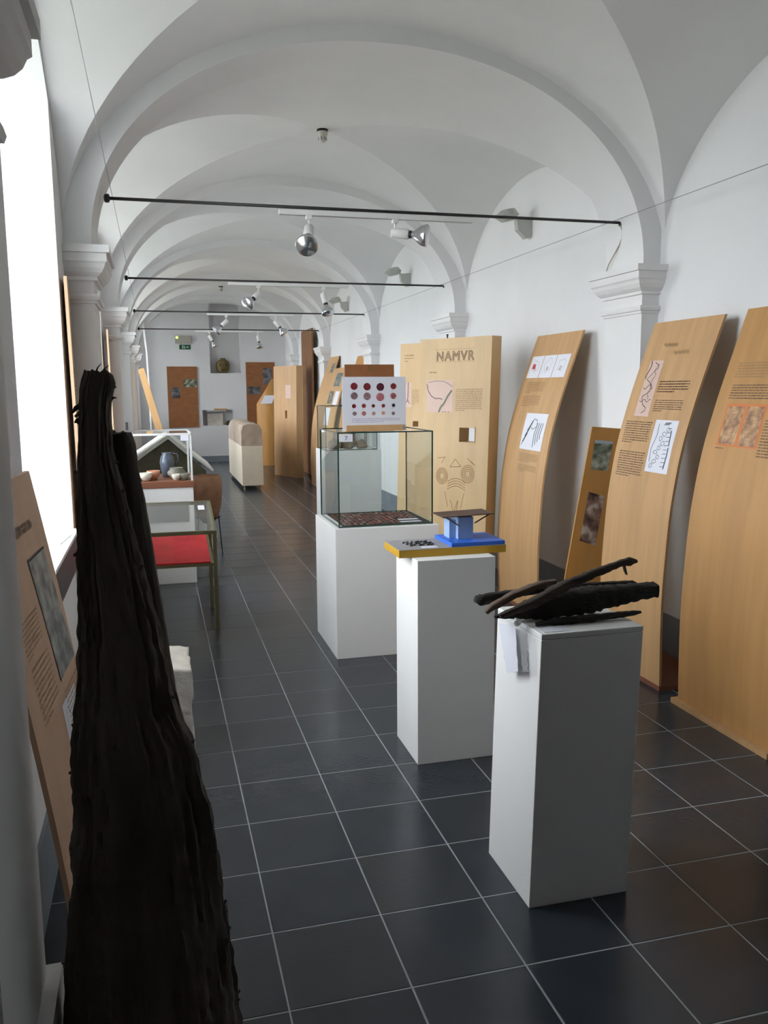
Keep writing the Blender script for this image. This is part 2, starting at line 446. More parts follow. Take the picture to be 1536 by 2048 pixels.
def rect(a0, a1, z0, z1): return [(a0, z1), (a1, z1), (a1, z0), (a0, z0)]
def text_geo(g, f, a0, a1, z0, z1, lines, seed=0, wt=0.42, off=0.0014, skew=0.0):
    rnd = random.Random(seed); lh = (z1-z0)/lines
    for i in range(lines):
        z = z1-lh*(i+0.5); a = a0; end = a1 if i < lines-1 else a0+(a1-a0)*rnd.uniform(0.3, 0.7)
        end -= rnd.uniform(0, 0.04)*(a1-a0)
        while a < end:
            w = min(rnd.uniform(1.2, 5.0)*lh*0.55, end-a); 
            if w < lh*0.2: break
            hh = lh*wt/2*rnd.uniform(0.75, 1.1)
            g.add([f(a, z+hh+skew*a, off), f(a+w, z+hh+skew*(a+w), off), f(a+w, z-hh+skew*(a+w), off), f(a, z-hh+skew*a, off)], [(0, 1, 2, 3)])
            a += w+lh*0.32
def letters(g, f, s, a0, z0, size, off=0.0015, xs=1.0, outline=False):
    cu = bpy.data.curves.new('t', 'FONT'); cu.body = s; cu.size = size; cu.space_character = 1.15
    if outline: cu.fill_mode = 'NONE'; cu.bevel_depth = 0
    o = bpy.data.objects.new('t', cu); COL.objects.link(o)
    dg = bpy.context.evaluated_depsgraph_get(); me = bpy.data.meshes.new_from_object(o.evaluated_get(dg))
    if outline:
        for e in me.edges:
            p, q = me.vertices[e.vertices[0]].co, me.vertices[e.vertices[1]].co
            strip_geo(g, f, [(a0+p.x*xs, z0+p.y), (a0+q.x*xs, z0+q.y)], size*0.05, off)
    else:
        b = len(g.V)
        for v in me.vertices: g.V.append(tuple(f(a0+v.co.x*xs, z0+v.co.y, off)))
        for p in me.polygons: g.F.append(tuple(b+i for i in p.vertices))
    bpy.data.objects.remove(o); bpy.data.curves.remove(cu); bpy.data.meshes.remove(me)
def flat(name, g, m, parent):
    o = mk(name, g.V, g.F, m, parent)
    if name in ('incised_drawing', 'heading_dots', 'plan_lines', 'engraving_lines', 'river_lines', 'road_lines', 'sheet_drawing'): o['kind'] = 'stuff'
    return o
def squiggle(cx, cz, rx, rz, n=24, seed=0, turns=1.0, j=0.25):
    rnd = random.Random(seed); ph = rnd.uniform(0, 6)
    return [(cx+rx*(1+j*math.sin(3.1*t+ph))*math.cos(t*turns+ph), cz+rz*(1+j*math.sin(2.3*t+ph))*math.sin(t*turns+ph)) for t in [2*math.pi*k/n for k in range(n+1)]]
def photo_mat(name, c1, c2, c3, scale=14, seed=0.0):
    m = bpy.data.materials.new(name); m.use_nodes = True; nt = m.node_tree; N = nt.nodes; L = nt.links; b = N['Principled BSDF']
    tc = N.new('ShaderNodeTexCoord'); mp = N.new('ShaderNodeMapping'); mp.inputs['Location'].default_value = (seed, seed*1.7, seed*0.3); L.new(tc.outputs['Object'], mp.inputs[0])
    nz = N.new('ShaderNodeTexNoise'); nz.inputs['Scale'].default_value = scale; nz.inputs['Detail'].default_value = 6; L.new(mp.outputs[0], nz.inputs['Vector'])
    rp = N.new('ShaderNodeValToRGB'); e = rp.color_ramp.elements; e[0].position = 0.36; e[0].color = c1; e[1].position = 0.64; e[1].color = c3
    k = e.new(0.5); k.color = c2
    L.new(nz.outputs[0], rp.inputs[0]); L.new(rp.outputs[0], b.inputs['Base Color']); b.inputs['Roughness'].default_value = 0.4
    return m
PH_GREEN = photo_mat('excavation_photo_print', lin(52, 68, 44), lin(118, 124, 104), lin(186, 188, 176), 16)
PH_BROWN = photo_mat('excavation_brown_print', lin(52, 38, 34), lin(140, 106, 92), lin(206, 194, 182), 12, 3)
PH_GREY = photo_mat('stone_grey_print', lin(64, 68, 66), lin(120, 124, 120), lin(160, 162, 154), 18, 5)
PH_OLD = photo_mat('old_map_print', lin(140, 100, 76), lin(186, 142, 104), lin(206, 168, 122), 26, 8)
PH_BW = photo_mat('ink_plan_print', lin(60, 70, 80), lin(214, 218, 226), lin(232, 234, 242), 20, 2)
M_ORANGE = mat('orange_print', lin(216, 130, 72), 0.6)
M_REDP = mat('red_print', lin(206, 60, 66), 0.6)

# ---------------- curved plywood exhibition panels along the right wall
PZ = [0, 0.227, 0.495, 0.81, 0.99, 1.27, 1.54, 1.93, 2.1]
PX = [2.229, 2.222, 2.219, 2.236, 2.251, 2.298, 2.375, 2.512, 2.575]
def prof(z):
    # smooth interpolation of the bend
    def li(z):
        if z <= PZ[0]: return PX[0]
        for i in range(len(PZ)-1):
            if z <= PZ[i+1]: return PX[i]+(PX[i+1]-PX[i])*(z-PZ[i])/(PZ[i+1]-PZ[i])
        return PX[-1]
    return (li(z-0.09)+li(z)*2+li(z+0.09))/4
def curved_panel(label, y_far, y_near, xoff=0.0, ztop=1.95, m=None, plinth=True, group=None, lip=False, zs=1.0, side=1, xref=0.0):
    """bent sheet; side=-1 mirrors it for the left wall"""
    def X(z, off):
        x = prof(z/zs)+xoff-off
        return x if side > 0 else xref-x
    cx = X(0, 0)
    t = thing('exhibition_panel', label, 'panel', (cx, (y_far+y_near)/2, 0), group)
    n = 30; V = []; Fc = []
    for i in range(n+1):
        z = (0.028 if plinth else 0.0)+(ztop-(0.028 if plinth else 0.0))*i/n
        V += [(X(z, 0), y_far, z), (X(z, 0), y_near, z), (X(z, -0.014), y_near, z), (X(z, -0.014), y_far, z)]
    for i in range(n):
        for k in range(4): Fc.append((i*4+k, i*4+(k+1) % 4, i*4+4+(k+1) % 4, i*4+4+k))
    Fc += [(0, 1, 2, 3), tuple(n*4+k for k in (3, 2, 1, 0))]
    o = mk('bent_board', V, Fc, m or M_PLY, t); smooth_angle(o, 50)
    if plinth:
        x0, x1 = (X(0, 0)-(0.03 if lip else 0.0), min(XR-0.02, X(0, 0)+0.36)) if side > 0 else (X(0, 0)-0.3, X(0, 0))
        y0, y1 = min(y_far, y_near), max(y_far, y_near)
        G().box(x0, x1, y0-(0.0 if not lip else 0.0), y1+(0.018 if lip else 0), 0.0, 0.027).out('base_board', M_PLY if lip else M_REDBR, t)
    sg = 1 if side > 0 else -1
    def f(a, z, off=0.0012): return (X(z, off), y_far-(a if y_far > y_near else -a), z)
    return t, f
def panel_yz(f, y_far):
    return lambda y, z, off=0.0012: f(y_far-y, z, off)

# panel A: nearest, cut by the right edge of the picture
tA, fA = curved_panel('wide bent plywood panel with orange engraving print, cut by the right picture edge', 1.618, 0.93, ztop=1.955, lip=True, m=mat('amber_plywood', lin(192, 144, 88), 0.5, var=0.07, scale=7, stretch=(1, 2.4, 0.22)))
g = G(); text_geo(g, fA, 0.075, 0.60, 1.623, 1.70, 6, 1); flat('printed_text', g, M_INK3, tA)
g = G(); text_geo(g, fA, 0.085, 0.60, 1.525, 1.597, 6, 2); flat('printed_text', g, M_INK, tA)
g = G(); text_geo(g, fA, 0.385, 0.62, 1.27, 1.44, 13, 7); flat('printed_text', g, M_INK, tA)
g = G(); quad_geo(g, fA, rect(0.092, 0.372, 1.308, 1.505)); flat('orange_print', g, M_ORANGE, tA)
g = G(); quad_geo(g, fA, rect(0.105, 0.222, 1.318, 1.492), 0.0016); flat('engraving', g, PH_OLD, tA)
g = G(); quad_geo(g, fA, rect(0.245, 0.358, 1.315, 1.494), 0.0016); flat('engraving', g, PH_OLD, tA)
g = G()
for a0, a1 in ((0.105, 0.222), (0.245, 0.358)):
    m_ = (a0+a1)/2
    for s in range(5): strip_geo(g, fA, squiggle(m_, 1.35+s*0.03, 0.035+0.006*(s % 2), 0.012, 14, s), 0.0022, 0.0022)
    strip_geo(g, fA, [(a0+0.02, 1.32), (a0+0.01, 1.40), (a0+0.03, 1.47), (a1-0.03, 1.475), (a1-0.01, 1.39), (a1-0.02, 1.32)], 0.003, 0.0022)
flat('engraving_lines', g, M_INK3, tA)
g = G(); text_geo(g, fA, 0.095, 0.22, 1.293, 1.303, 1, 9); flat('caption', g, M_INK, tA)

# panel B
yb = 2.41
tB, fB = curved_panel('tall bent plywood panel with pink map strip and narrow white plan', yb, 1.786, ztop=1.945)
FB = panel_yz(fB, yb)
def A_(y): return yb-y
for (ha, hz, hw) in ((A_(2.235), 1.812, 0.13), (A_(2.12), 1.768, 0.14)):
    g = G(); strip_geo(g, fB, [(ha+hw*q/34, hz+0.011*math.sin(q*1.9)+0.004*math.sin(q*0.7)) for q in range(35)], 0.0025, 0.0014); flat('heading', g, M_INK3, tB)
g = G(); quad_geo(g, fB, [(A_(2.316), 1.732), (A_(2.186), 1.728), (A_(2.168), 1.424), (A_(2.31), 1.425)]); flat('map_strip', g, M_PINK, tB)
g = G()
strip_geo(g, fB, [(A_(2.30)+0.01*math.sin(q*1.1), 1.73-q*0.02) for q in range(6)], 0.007, 0.0018)
strip_geo(g, fB, [(A_(2.25)+0.032*math.sin(q*0.85)-0.01*math.cos(q*2.1), 1.72-q*0.0155) for q in range(19)], 0.0035, 0.0018)
strip_geo(g, fB, [(A_(2.21)-0.03*abs(math.sin(q*0.7)), 1.71-q*0.014) for q in range(15)], 0.0025, 0.0018)
strip_geo(g, fB, [(A_(2.30)+q*0.012, 1.585-0.012*math.sin(q)) for q in range(9)], 0.003, 0.0018)
strip_geo(g, fB, [(A_(2.295)+q*0.012, 1.51-0.008*math.sin(q*1.3)) for q in range(10)], 0.003, 0.0018)
flat('river_lines', g, M_INK2, tB)
g = G()
text_geo(g, fB, A_(2.155), A_(1.875), 1.553, 1.62, 5, 11); flat('printed_text', g, M_INK, tB)
text_geo(g, fB, A_(2.14), A_(1.88), 1.452, 1.519, 6, 12); text_geo(g, fB, A_(2.365), A_(2.10), 1.275, 1.40, 10, 13); text_geo(g, fB, A_(2.36), A_(2.098), 1.09, 1.235, 11, 14)
flat('printed_text', g, M_INK, tB)
g = G(); quad_geo(g, fB, rect(A_(2.076), A_(1.868), 1.136, 1.411)); flat('white_plan', g, M_PAPER, tB)
g = G()
for s in range(9):
    q = squiggle(A_(2.03)+0.018*(s % 3)+0.02*s/3, 1.17+0.024*s, 0.014+0.004*(s % 2), 0.010, 12, s+3); strip_geo(g, fB, q, 0.0022, 0.002)
strip_geo(g, fB, [(A_(2.05), 1.19), (A_(2.055), 1.26), (A_(2.03), 1.33), (A_(2.035), 1.39)], 0.003, 0.002)
strip_geo(g, fB, [(A_(1.91), 1.16), (A_(1.90), 1.24), (A_(1.91), 1.36)], 0.007, 0.002)
for s in range(10): strip_geo(g, fB, [(A_(1.93)-0.012, 1.17+s*0.022), (A_(1.93)+0.02, 1.172+s*0.022)], 0.0025, 0.002)
for s in range(5): strip_geo(g, fB, [(A_(1.99)+0.01*s, 1.385+0.003*(s % 2)), (A_(1.97)+0.01*s, 1.40)], 0.003, 0.002)
flat('plan_lines', g, M_INK2, tB)

# panel C
yc = 3.975
tC, fC = curved_panel('narrower bent plywood panel with three white sheets, beside the boxed lettered panel', yc, 3.27, ztop=1.965)
for k in range(3):
    g = G(); a0 = 0.045+k*0.205; quad_geo(g, fC, rect(a0, a0+0.196, 1.655, 1.812)); flat('white_sheet', g, M_PAPER, tC)
    g = G(); 
    strip_geo(g, fC, squiggle(a0+0.1, 1.74, 0.05, 0.045, 20, k), 0.0018, 0.0018); strip_geo(g, fC, squiggle(a0+0.1, 1.72, 0.012, 0.010, 10, k+5), 0.006, 0.0018)
    flat('sheet_drawing', g, M_INK3, tC)
g = G(); quad_geo(g, fC, rect(0.098, 0.145, 1.72, 1.755), 0.002, 3); flat('red_blot', g, M_REDP, tC)
g = G(); text_geo(g, fC, 0.10, 0.40, 1.545, 1.628, 7, 21); flat('printed_text', g, M_INK3, tC)
g = G(); text_geo(g, fC, 0.10, 0.40, 1.45, 1.53, 7, 22); flat('printed_text', g, M_INK3, tC)
g = G(); text_geo(g, fC, 0.27, 0.585, 1.06, 1.125, 6, 23); flat('printed_text', g, M_INK3, tC)
g = G(); text_geo(g, fC, 0.27, 0.585, 0.99, 1.045, 5, 24); flat('printed_text', g, M_INK3, tC)
g = G(); quad_geo(g, fC, rect(0.25, 0.60, 1.15, 1.405)); flat('ink_plan', g, M_PAPER, tC)
g = G()
for s in range(7): strip_geo(g, fC, [(0.27+0.012*s, 1.18+0.02*s), (0.33+0.01*s, 1.25+0.018*s)], 0.013 if s % 2 else 0.006, 0.002)
for s in range(4): strip_geo(g, fC, [(0.46+0.03*s, 1.17+0.02*s), (0.45+0.03*s, 1.26), (0.47+0.03*s, 1.34)], 0.008, 0.002)
strip_geo(g, fC, squiggle(0.42, 1.33, 0.05, 0.03, 16, 4), 0.004, 0.002)
flat('plan_lines', g, mat('plan_ink', lin(72, 84, 88), 0.7), tC)

# short board with two photographs, between panels B and C
def flat_board(name, label, P0, U, V, w, h, th, m, cat='panel', group=None, edge=None, taper=None):
    P0, U, V = Vector(P0), Vector(U).normalized(), Vector(V).normalized(); Nn = U.cross(V).normalized()
    t = thing(name, label, cat, tuple(P0+U*w/2), group)
    g = G().obox(P0-Nn*th, U, V, Nn, w, h, th); g.out('board', m, t)
    def f(a, z, off=0.0012): return tuple(P0+U*a+V*z+Nn*off)
    return t, f
t2 = thing('photo_board', 'low orange plywood board with two excavation photographs behind the pink map panel', 'panel', (2.3, 2.62, 0))
g = G(); pf = [(2.05, 0), (2.09, 0.45), (2.165, 0.9), (2.243, 1.354)]
V = []
for y in (2.60, 2.612):
    for x, z in pf: V.append((x, y, z))
    V += [(2.47, y, 1.335), (2.47, y, 0)]
n = 6; Fc = [tuple(range(n))[::-1], tuple(range(n, 2*n))]+[(i, (i+1) % n, n+(i+1) % n, n+i) for i in range(n)]
mk('board', V, Fc, M_PLY3, t2)
fq = lambda a, z, off=0.0012: (a, 2.60-off, z)
g = G(); quad_geo(g, fq, [(2.263, 1.276), (2.384, 1.262), (2.354, 1.085), (2.239, 1.10)]); flat('photograph', g, PH_GREEN, t2)
g = G(); quad_geo(g, fq, [(2.263, 1.276), (2.384, 1.262), (2.381, 1.247), (2.261, 1.255)], 0.0018); flat('photograph_sky', g, mat('print_sky', lin(176, 190, 198), 0.5), t2)
g = G(); quad_geo(g, fq, [(2.231, 0.964), (2.337, 0.932), (2.284, 0.631), (2.179, 0.668)]); flat('photograph', g, PH_BROWN, t2)

# ---------------- boxed panels (hollow plywood cases) standing diagonally
def boxed_panel(label, corner, ang, w, d, h, lean, m, name='boxed_panel', hole=None):
    """corner: near front corner on the floor; face runs to the far left; ang in degrees from +y"""
    a = math.radians(ang); U = Vector((-math.sin(a), math.cos(a), 0)); D = Vector((math.cos(a), math.sin(a), 0))
    Vv = (Vector((0, 0, h))+D*lean).normalized(); L = math.sqrt(h*h+lean*lean)
    P0 = Vector(corner); t = thing(name, label, 'panel', tuple(P0+U*w/2+D*d/2))
    if hole is None: G().obox(P0+U*w, -U, Vv, D, w, L, d).out('case', m, t)
    else:
        # hollow case pierced right through by a rectangular peephole
        a0, a1, z0, z1 = hole; As = [0, a0, a1, w]; Zs = [0, z0, z1, L]; V = []
        for q in (0, d):
            for z in Zs:
                for a_ in As: V.append(P0+U*(w-a_)+Vv*z+D*q)
        ix = lambda q, j, i: q*16+j*4+i
        Fc = []
        for q in (0, 1):
            for j in range(3):
                for i in range(3):
                    if not (i == 1 and j == 1): Fc.append((ix(q, j, i), ix(q, j, i+1), ix(q, j+1, i+1), ix(q, j+1, i)))
        for i in range(3):
            for j in (0, 3): Fc.append((ix(0, j, i), ix(0, j, i+1), ix(1, j, i+1), ix(1, j, i)))
            for k in (0, 3): Fc.append((ix(0, i, k), ix(0, i+1, k), ix(1, i+1, k), ix(1, i, k)))
        for j in (1, 2): Fc.append((ix(0, j, 1), ix(0, j, 2), ix(1, j, 2), ix(1, j, 1)))
        for i in (1, 2): Fc.append((ix(0, 1, i), ix(0, 2, i), ix(1, 2, i), ix(1, 1, i)))
        mk('case', V, Fc, m, t)
    Nn = -D
    def f(a_, z, off=0.0012): return tuple(P0+U*(w-a_)+Vv*z+Nn*off)
    return t, f
tN, fN = boxed_panel('pale boxed plywood panel headed NAMVR with square peephole and incised face drawing', (2.10, 3.96, 0.0), 30, 0.72, 0.115, 1.97, 0.08, M_PLY2, hole=(0.435, 0.585, 1.175, 1.285))
g = G(); letters(g, fN, 'NAMVR', 0.175, 1.80, 0.10, outline=True, xs=1.02); flat('heading', g, M_INK, tN)
g = G()
for q in range(26): 
    for zz in (1.79, 1.885): strip_geo(g, fN, [(0.165+q*0.0155, zz), (0.171+q*0.0155, zz)], 0.005)
flat('heading_dots', g, M_INK3, tN)
g = G(); quad_geo(g, fN, rect(0.085, 0.357, 1.40, 1.648)); flat('pink_map', g, M_PINK, tN)
g = G()
strip_geo(g, fN, [(0.345, 1.57), (0.30, 1.52), (0.27, 1.47), (0.235, 1.44), (0.215, 1.40)], 0.014, 0.002)
flat('river', g, mat('river_print', lin(112, 118, 100), 0.6), tN)
g = G()
strip_geo(g, fN, [(0.085, 1.62), (0.10, 1.565), (0.135, 1.525), (0.18, 1.505), (0.225, 1.508), (0.25, 1.50)], 0.008, 0.002)
strip_geo(g, fN, [(0.10, 1.632), (0.18, 1.643), (0.26, 1.64), (0.31, 1.62), (0.35, 1.598)], 0.004, 0.002)
for q in range(3): strip_geo(g, fN, [(0.25+q*0.03, 1.403), (0.265+q*0.03, 1.403)], 0.006, 0.002)
flat('road_lines', g, mat('map_line', lin(128, 112, 120), 0.6), tN)
g = G(); text_geo(g, fN, 0.385, 0.65, 1.41, 1.585, 12, 31, wt=0.35); flat('printed_text', g, M_INK3, tN)
g = G(); text_geo(g, fN, 0.11, 0.35, 1.70, 1.72, 1, 32); flat('printed_text', g, M_INK3, tN)
g = G(); e = 0.006
for (a0, a1, z0, z1) in ((0.429, 0.435, 1.169, 1.291), (0.585, 0.591, 1.169, 1.291), (0.429, 0.591, 1.285, 1.291), (0.429, 0.591, 1.169, 1.175)):
    V = [fN(a, z, of) for of in (0, 0.004) for a, z in ((a0, z0), (a1, z0), (a1, z1), (a0, z1))]
    g.add(V, [(4, 5, 6, 7), (0, 1, 5, 4), (1, 2, 6, 5), (2, 3, 7, 6), (3, 0, 4, 7)])
g.out('peephole_rim', M_PLY2, tN)
g = G()
for s in range(4):
    strip_geo(g, fN, [(0.27-0.05*math.cos(q*0.35)*(0.5+s*0.22), 0.90+0.055*math.sin(q*0.35)*(0.5+s*0.22)) for q in range(19)], 0.004)
    strip_geo(g, fN, [(0.53-0.06*math.cos(q*0.35)*(0.4+s*0.22), 0.93+0.065*math.sin(q*0.35)*(0.4+s*0.22)) for q in range(19)], 0.004)
    strip_geo(g, fN, [(0.33+0.02*q, 0.80+0.02*s+0.03*math.sin(q*0.35)) for q in range(10)], 0.004)
strip_geo(g, fN, [(0.40, 1.04), (0.35, 0.975), (0.46, 0.985), (0.40, 1.04)], 0.004)
strip_geo(g, fN, [(0.22, 1.04), (0.30, 1.05), (0.26, 1.0)], 0.004); strip_geo(g, fN, [(0.52, 1.05), (0.60, 1.0), (0.56, 1.03)], 0.004)
strip_geo(g, fN, [(0.36, 0.72), (0.40, 0.62), (0.44, 0.72), (0.42, 0.55)], 0.004); strip_geo(g, fN, [(0.30, 0.78), (0.34, 0.66)], 0.004); strip_geo(g, fN, [(0.50, 0.78), (0.47, 0.66)], 0.004)
flat('incised_drawing', g, mat('incised_line', lin(150, 104, 56), 0.8), tN)
g = G().lathe(fN(0.24, 1.975, -0.05), [(0.006, 0), (0.006, 0.02), (0.009, 0.02), (0.009, 0.03)], n=8); g.out('top_screw', M_BLACK, tN)

tN2, fN2 = boxed_panel('pale boxed plywood panel half hidden behind the one headed NAMVR', (1.86, 4.70, 0.0), 30, 0.33, 0.10, 1.955, 0.075, M_PLY2, hole=(0.16, 0.235, 1.27, 1.315))
g = G(); quad_geo(g, fN2, rect(0.02, 0.14, 1.43, 1.635)); flat('pink_map', g, M_PINK, tN2)
g = G(); strip_geo(g, fN2, [(0.04, 1.60), (0.045, 1.50), (0.06, 1.465), (0.09, 1.475), (0.10, 1.52), (0.10, 1.64)], 0.007, 0.002); strip_geo(g, fN2, [(0.09, 1.50), (0.12, 1.46)], 0.006, 0.002); flat('road_lines', g, M_INK, tN2)
g = G(); text_geo(g, fN2, 0.15, 0.24, 1.45, 1.58, 9, 41, wt=0.35); flat('printed_text', g, M_INK3, tN2)
g = G(); text_geo(g, fN2, 0.05, 0.16, 1.80, 1.87, 3, 42, wt=0.35); flat('printed_text', g, M_INK3, tN2)

# ---------------- further panels on the right
tD, fD = flat_board('backing_board', 'brown board standing on the glass case behind the coin chart', (0.876, 3.20, 1.3375), (1, 0, 0), (0, 0.03, 1), 0.315, 0.398, 0.014, M_BROWN)
g = G(); strip_geo(g, fD, squiggle(0.16, 0.375, 0.012, 0.012, 16, 3), 0.004); flat('emblem', g, mat('emblem_olive', lin(104, 92, 48), 0.7), tD)
# (y_far, y_near, xoff, top)
tE, fE = curved_panel('bent plywood panel with four small photographs seen edge on, left of the coin chart', 11.2, 10.2, -0.02, 1.90, plinth=False)
for (a0, a1, z0, z1, m_) in ((0.30, 0.75, 1.62, 1.82, PH_GREY), (0.18, 0.52, 1.36, 1.55, PH_GREEN), (0.18, 0.55, 1.04, 1.30, M_PAPER), (0.62, 0.9, 1.35, 1.55, M_PAPER)):
    g = G(); quad_geo(g, fE, rect(a0, a1, z0, z1)); flat('photograph', g, m_, tE)
tJ, fJ = curved_panel('bent plywood panel with dark vignette, top of it showing beside the brown board', 12.1, 11.35, 0.01, 2.10, plinth=False)
g = G(); quad_geo(g, fJ, rect(0.42, 0.66, 1.84, 1.99)); flat('vignette', g, PH_GREY, tJ)
tJ2, fJ2 = curved_panel('bent plywood panel whose orange top shows above the brown board', 9.95, 9.25, 0.0, 2.04, plinth=False, m=M_PLY3)
g = G(); text_geo(g, fJ2, 0.1, 0.6, 1.6, 1.7, 4, 3); flat('printed_text', g, M_INK3, tJ2)
tH, fH = flat_board('tall_board', 'very tall dark brown board on the right wall near the far end', (2.49, 14.35, 0), (0, -1, 0), (0.0, 0, 1), 1.1, 2.66, 0.03, mat('umber_board', lin(134, 92, 54), 0.6, var=0.08))
g = G(); strip_geo(g, fH, [(0.5, 2.15), (0.52, 1.9), (0.48, 1.7)], 0.06); flat('faded_mark', g, mat('faded_mark', lin(112, 72, 44), 0.8), tH)
tF, fF = boxed_panel('tall boxed plywood panel with small slot, near the far end on the right', (2.16, 13.15, 0.0), 22, 0.80, 0.14, 2.00, 0.03, M_PLY, hole=(0.40, 0.47, 1.06, 1.20))
g = G(); quad_geo(g, fF, rect(0.42, 0.60, 1.42, 1.66)); flat('faded_print', g, M_PINK, tF)

# bowed sheet standing by the end wall
t = thing('bowed_sheet', 'orange bowed plywood sheet standing by the end wall, left of the tall boxed panel', 'panel', (2.2, 16.2, 0))
V = []; Fc = []; n = 20
for i in range(n+1):
    s = i/n; x = 1.80+0.52*s; y = 16.0-0.16*math.sin(math.pi*s)
    zt = 1.28+0.52*min(1, s*1.7)
    V += [(x, y, 0), (x, y, zt), (x, y+0.014, zt), (x, y+0.014, 0)]
for i in range(n):
    for k in range(4): Fc.append((i*4+k, i*4+(k+1) % 4, i*4+4+(k+1) % 4, i*4+4+k))
Fc += [(0, 1, 2, 3), tuple(n*4+k for k in (3, 2, 1, 0))]
mk('sheet', V, Fc, M_PLY3, t)
mk('white_sheet', [(1.86, 15.82, 1.29), (2.09, 15.80, 1.29), (2.16, 15.80, 1.46), (1.95, 15.82, 1.46)], [(0, 1, 2, 3)], M_PAPER, t)

# boards on the end wall
def wall_board(label, x0, x1, z0, z1, pics, m=M_BROWN):
    t, f = flat_board('wall_board', label, (x0, YE-0.02, z0), (1, 0, 0), (0, 0, 1), x1-x0, z1-z0, 0.018, m)
    for (a0, a1, b0, b1, mm) in pics:
        g = G(); quad_geo(g, f, rect(a0, a1, b0, b1), n=2); flat('photograph', g, mm, t)
    return t
M_PHD = photo_mat('dim_photo', lin(56, 56, 58), lin(96, 94, 96), lin(134, 132, 136), 9, 4)
wall_board('brown board with two small photographs on the end wall, left of the arched niche', 0.025, 0.665, 0.77, 2.085, [(0.34, 0.62, 0.87, 1.04, PH_GREEN), (0.08, 0.26, 0.64, 0.87, M_PHD)])
tw = wall_board('brown board with photographs on the end wall, right of the arched niche', 1.72, 2.36, 0.55, 2.18, [(0.37, 0.57, 1.14, 1.50, M_PHD), (0.02, 0.32, 0.93, 1.10, M_PHD)])
wall_board('dark reddish board on the end wall behind the tall boxed panel', 2.37, 2.57, 0.3, 1.95, [], M_REDBR)

# ---------------- left side panels
ty0 = 0.0
tL = thing('exhibition_panel', 'pinkish plywood panel with long grey stone photograph leaning at far left', 'panel', (-0.5, 0.25, 0))
LU = Vector((0.057, 0.998, 0)); 
def PL(a, z, off=0.0): # a along the board, bent like the others
    x = -0.45+(-0.19)*(z/1.4)+0.02*math.sin(math.pi*min(1, z/1.4)); p = Vector((x, 0.0, z))+LU*a
    return Vector((p.x+off, p.y-off*0.05, p.z))
w0, w1 = -0.085, 0.50
V = []; Fc = []; n = 20
for i in range(n+1):
    z = 1.372*i/n
    e0 = w0+(0.0 if z < 0.8 else 0)
    V += [PL(e0, z), PL(w1, z), PL(w1, z, -0.012), PL(e0, z, -0.012)]
for i in range(n):
    for k in range(4): Fc.append((i*4+k, i*4+(k+1) % 4, i*4+4+(k+1) % 4, i*4+4+k))
Fc += [(0, 1, 2, 3), tuple(n*4+k for k in (3, 2, 1, 0))]
o = mk('bent_board', V, Fc, mat('rosy_plywood', lin(206, 168, 136), 0.55, var=0.05, scale=6, stretch=(1, 2, 0.3)), tL); smooth_angle(o, 50)
fL = lambda a, z, off=0.0015: tuple(PL(a, z, off))
g = G(); quad_geo(g, fL, [(0.225, 1.172), (0.43, 1.172), (0.484, 0.851), (0.262, 0.85)]); flat('photograph', g, PH_GREY, tL)
g = G(); strip_geo(g, fL, [(0.225, 1.172), (0.43, 1.172)], 0.006, 0.002); strip_geo(g, fL, [(0.225, 1.172), (0.262, 0.85)], 0.006, 0.002); flat('photograph_edge', g, M_INK2, tL)
g = G(); strip_geo(g, fL, [(0.135+0.225*q/30, 1.25+0.014*math.sin(q*2.1)) for q in range(31)], 0.006, 0.002); flat('heading', g, M_INK, tL)
g = G(); text_geo(g, fL, 0.0, 0.19, 0.98, 1.07, 8, 51, wt=0.3); flat('printed_text', g, M_INK3, tL)
g = G(); text_geo(g, fL, 0.01, 0.21, 0.82, 0.965, 10, 52, wt=0.3); flat('printed_text', g, M_INK3, tL)
g = G(); text_geo(g, fL, 0.27, 0.48, 0.70, 0.82, 9, 53, wt=0.3); flat('printed_text', g, M_INK3, tL)
g = G(); quad_geo(g, fL, [(0.21, 0.80), (0.40, 0.80), (0.40, 0.62), (0.21, 0.62)]); flat('white_sheet', g, M_PAPER, tL)
g = G(); strip_geo(g, fL, [(0.235, 0.78), (0.24, 0.64), (0.38, 0.64), (0.37, 0.77), (0.30, 0.74), (0.26, 0.78)], 0.002, 0.002); flat('sheet_drawing', g, M_INK, tL)

tP, fP = flat_board('narrow_board', 'narrow rosy board standing between the window and the left pilaster', (-0.60, 2.20, 0), (-0.06, 1, 0), (-0.012, 0, 1), 0.31, 2.10, 0.014, mat('rosy_plywood', lin(206, 168, 136), 0.55))
g = G(); text_geo(g, fP, 0.05, 0.27, 1.5, 1.7, 10, 3); flat('printed_text', g, M_INK3, tP)
tP2, fP2 = flat_board('narrow_board', 'narrow rosy board by the second left pilaster, above the trunk tip', (-0.59, 5.43, 0), (-0.05, 1, 0), (-0.008, 0, 1), 0.29, 2.08, 0.014, mat('rosy_plywood', lin(206, 168, 136), 0.55))
tP3 = thing('leaning_board', 'pale plywood board leaning sideways across the last window on the left', 'panel', (-0.2, 12.3, 0))
g = G(); V = [(-0.49, 11.9, 1.90), (-0.40, 11.9, 1.93), (-0.05, 12.0, 0.55), (-0.16, 12.0, 0.52)]; V2 = [(x, y+0.45, z) for x, y, z in V]
V3 = V[3:]+V[2:3]
mk('board', V+V2, [(0, 1, 2, 3), (7, 6, 5, 4), (0, 4, 5, 1), (1, 5, 6, 2), (2, 6, 7, 3), (3, 7, 4, 0)], M_PLY, tP3)
G().box(-0.20, 0.0, 11.98, 12.47, 0, 0.56).out('stand', M_PLY, tP3)

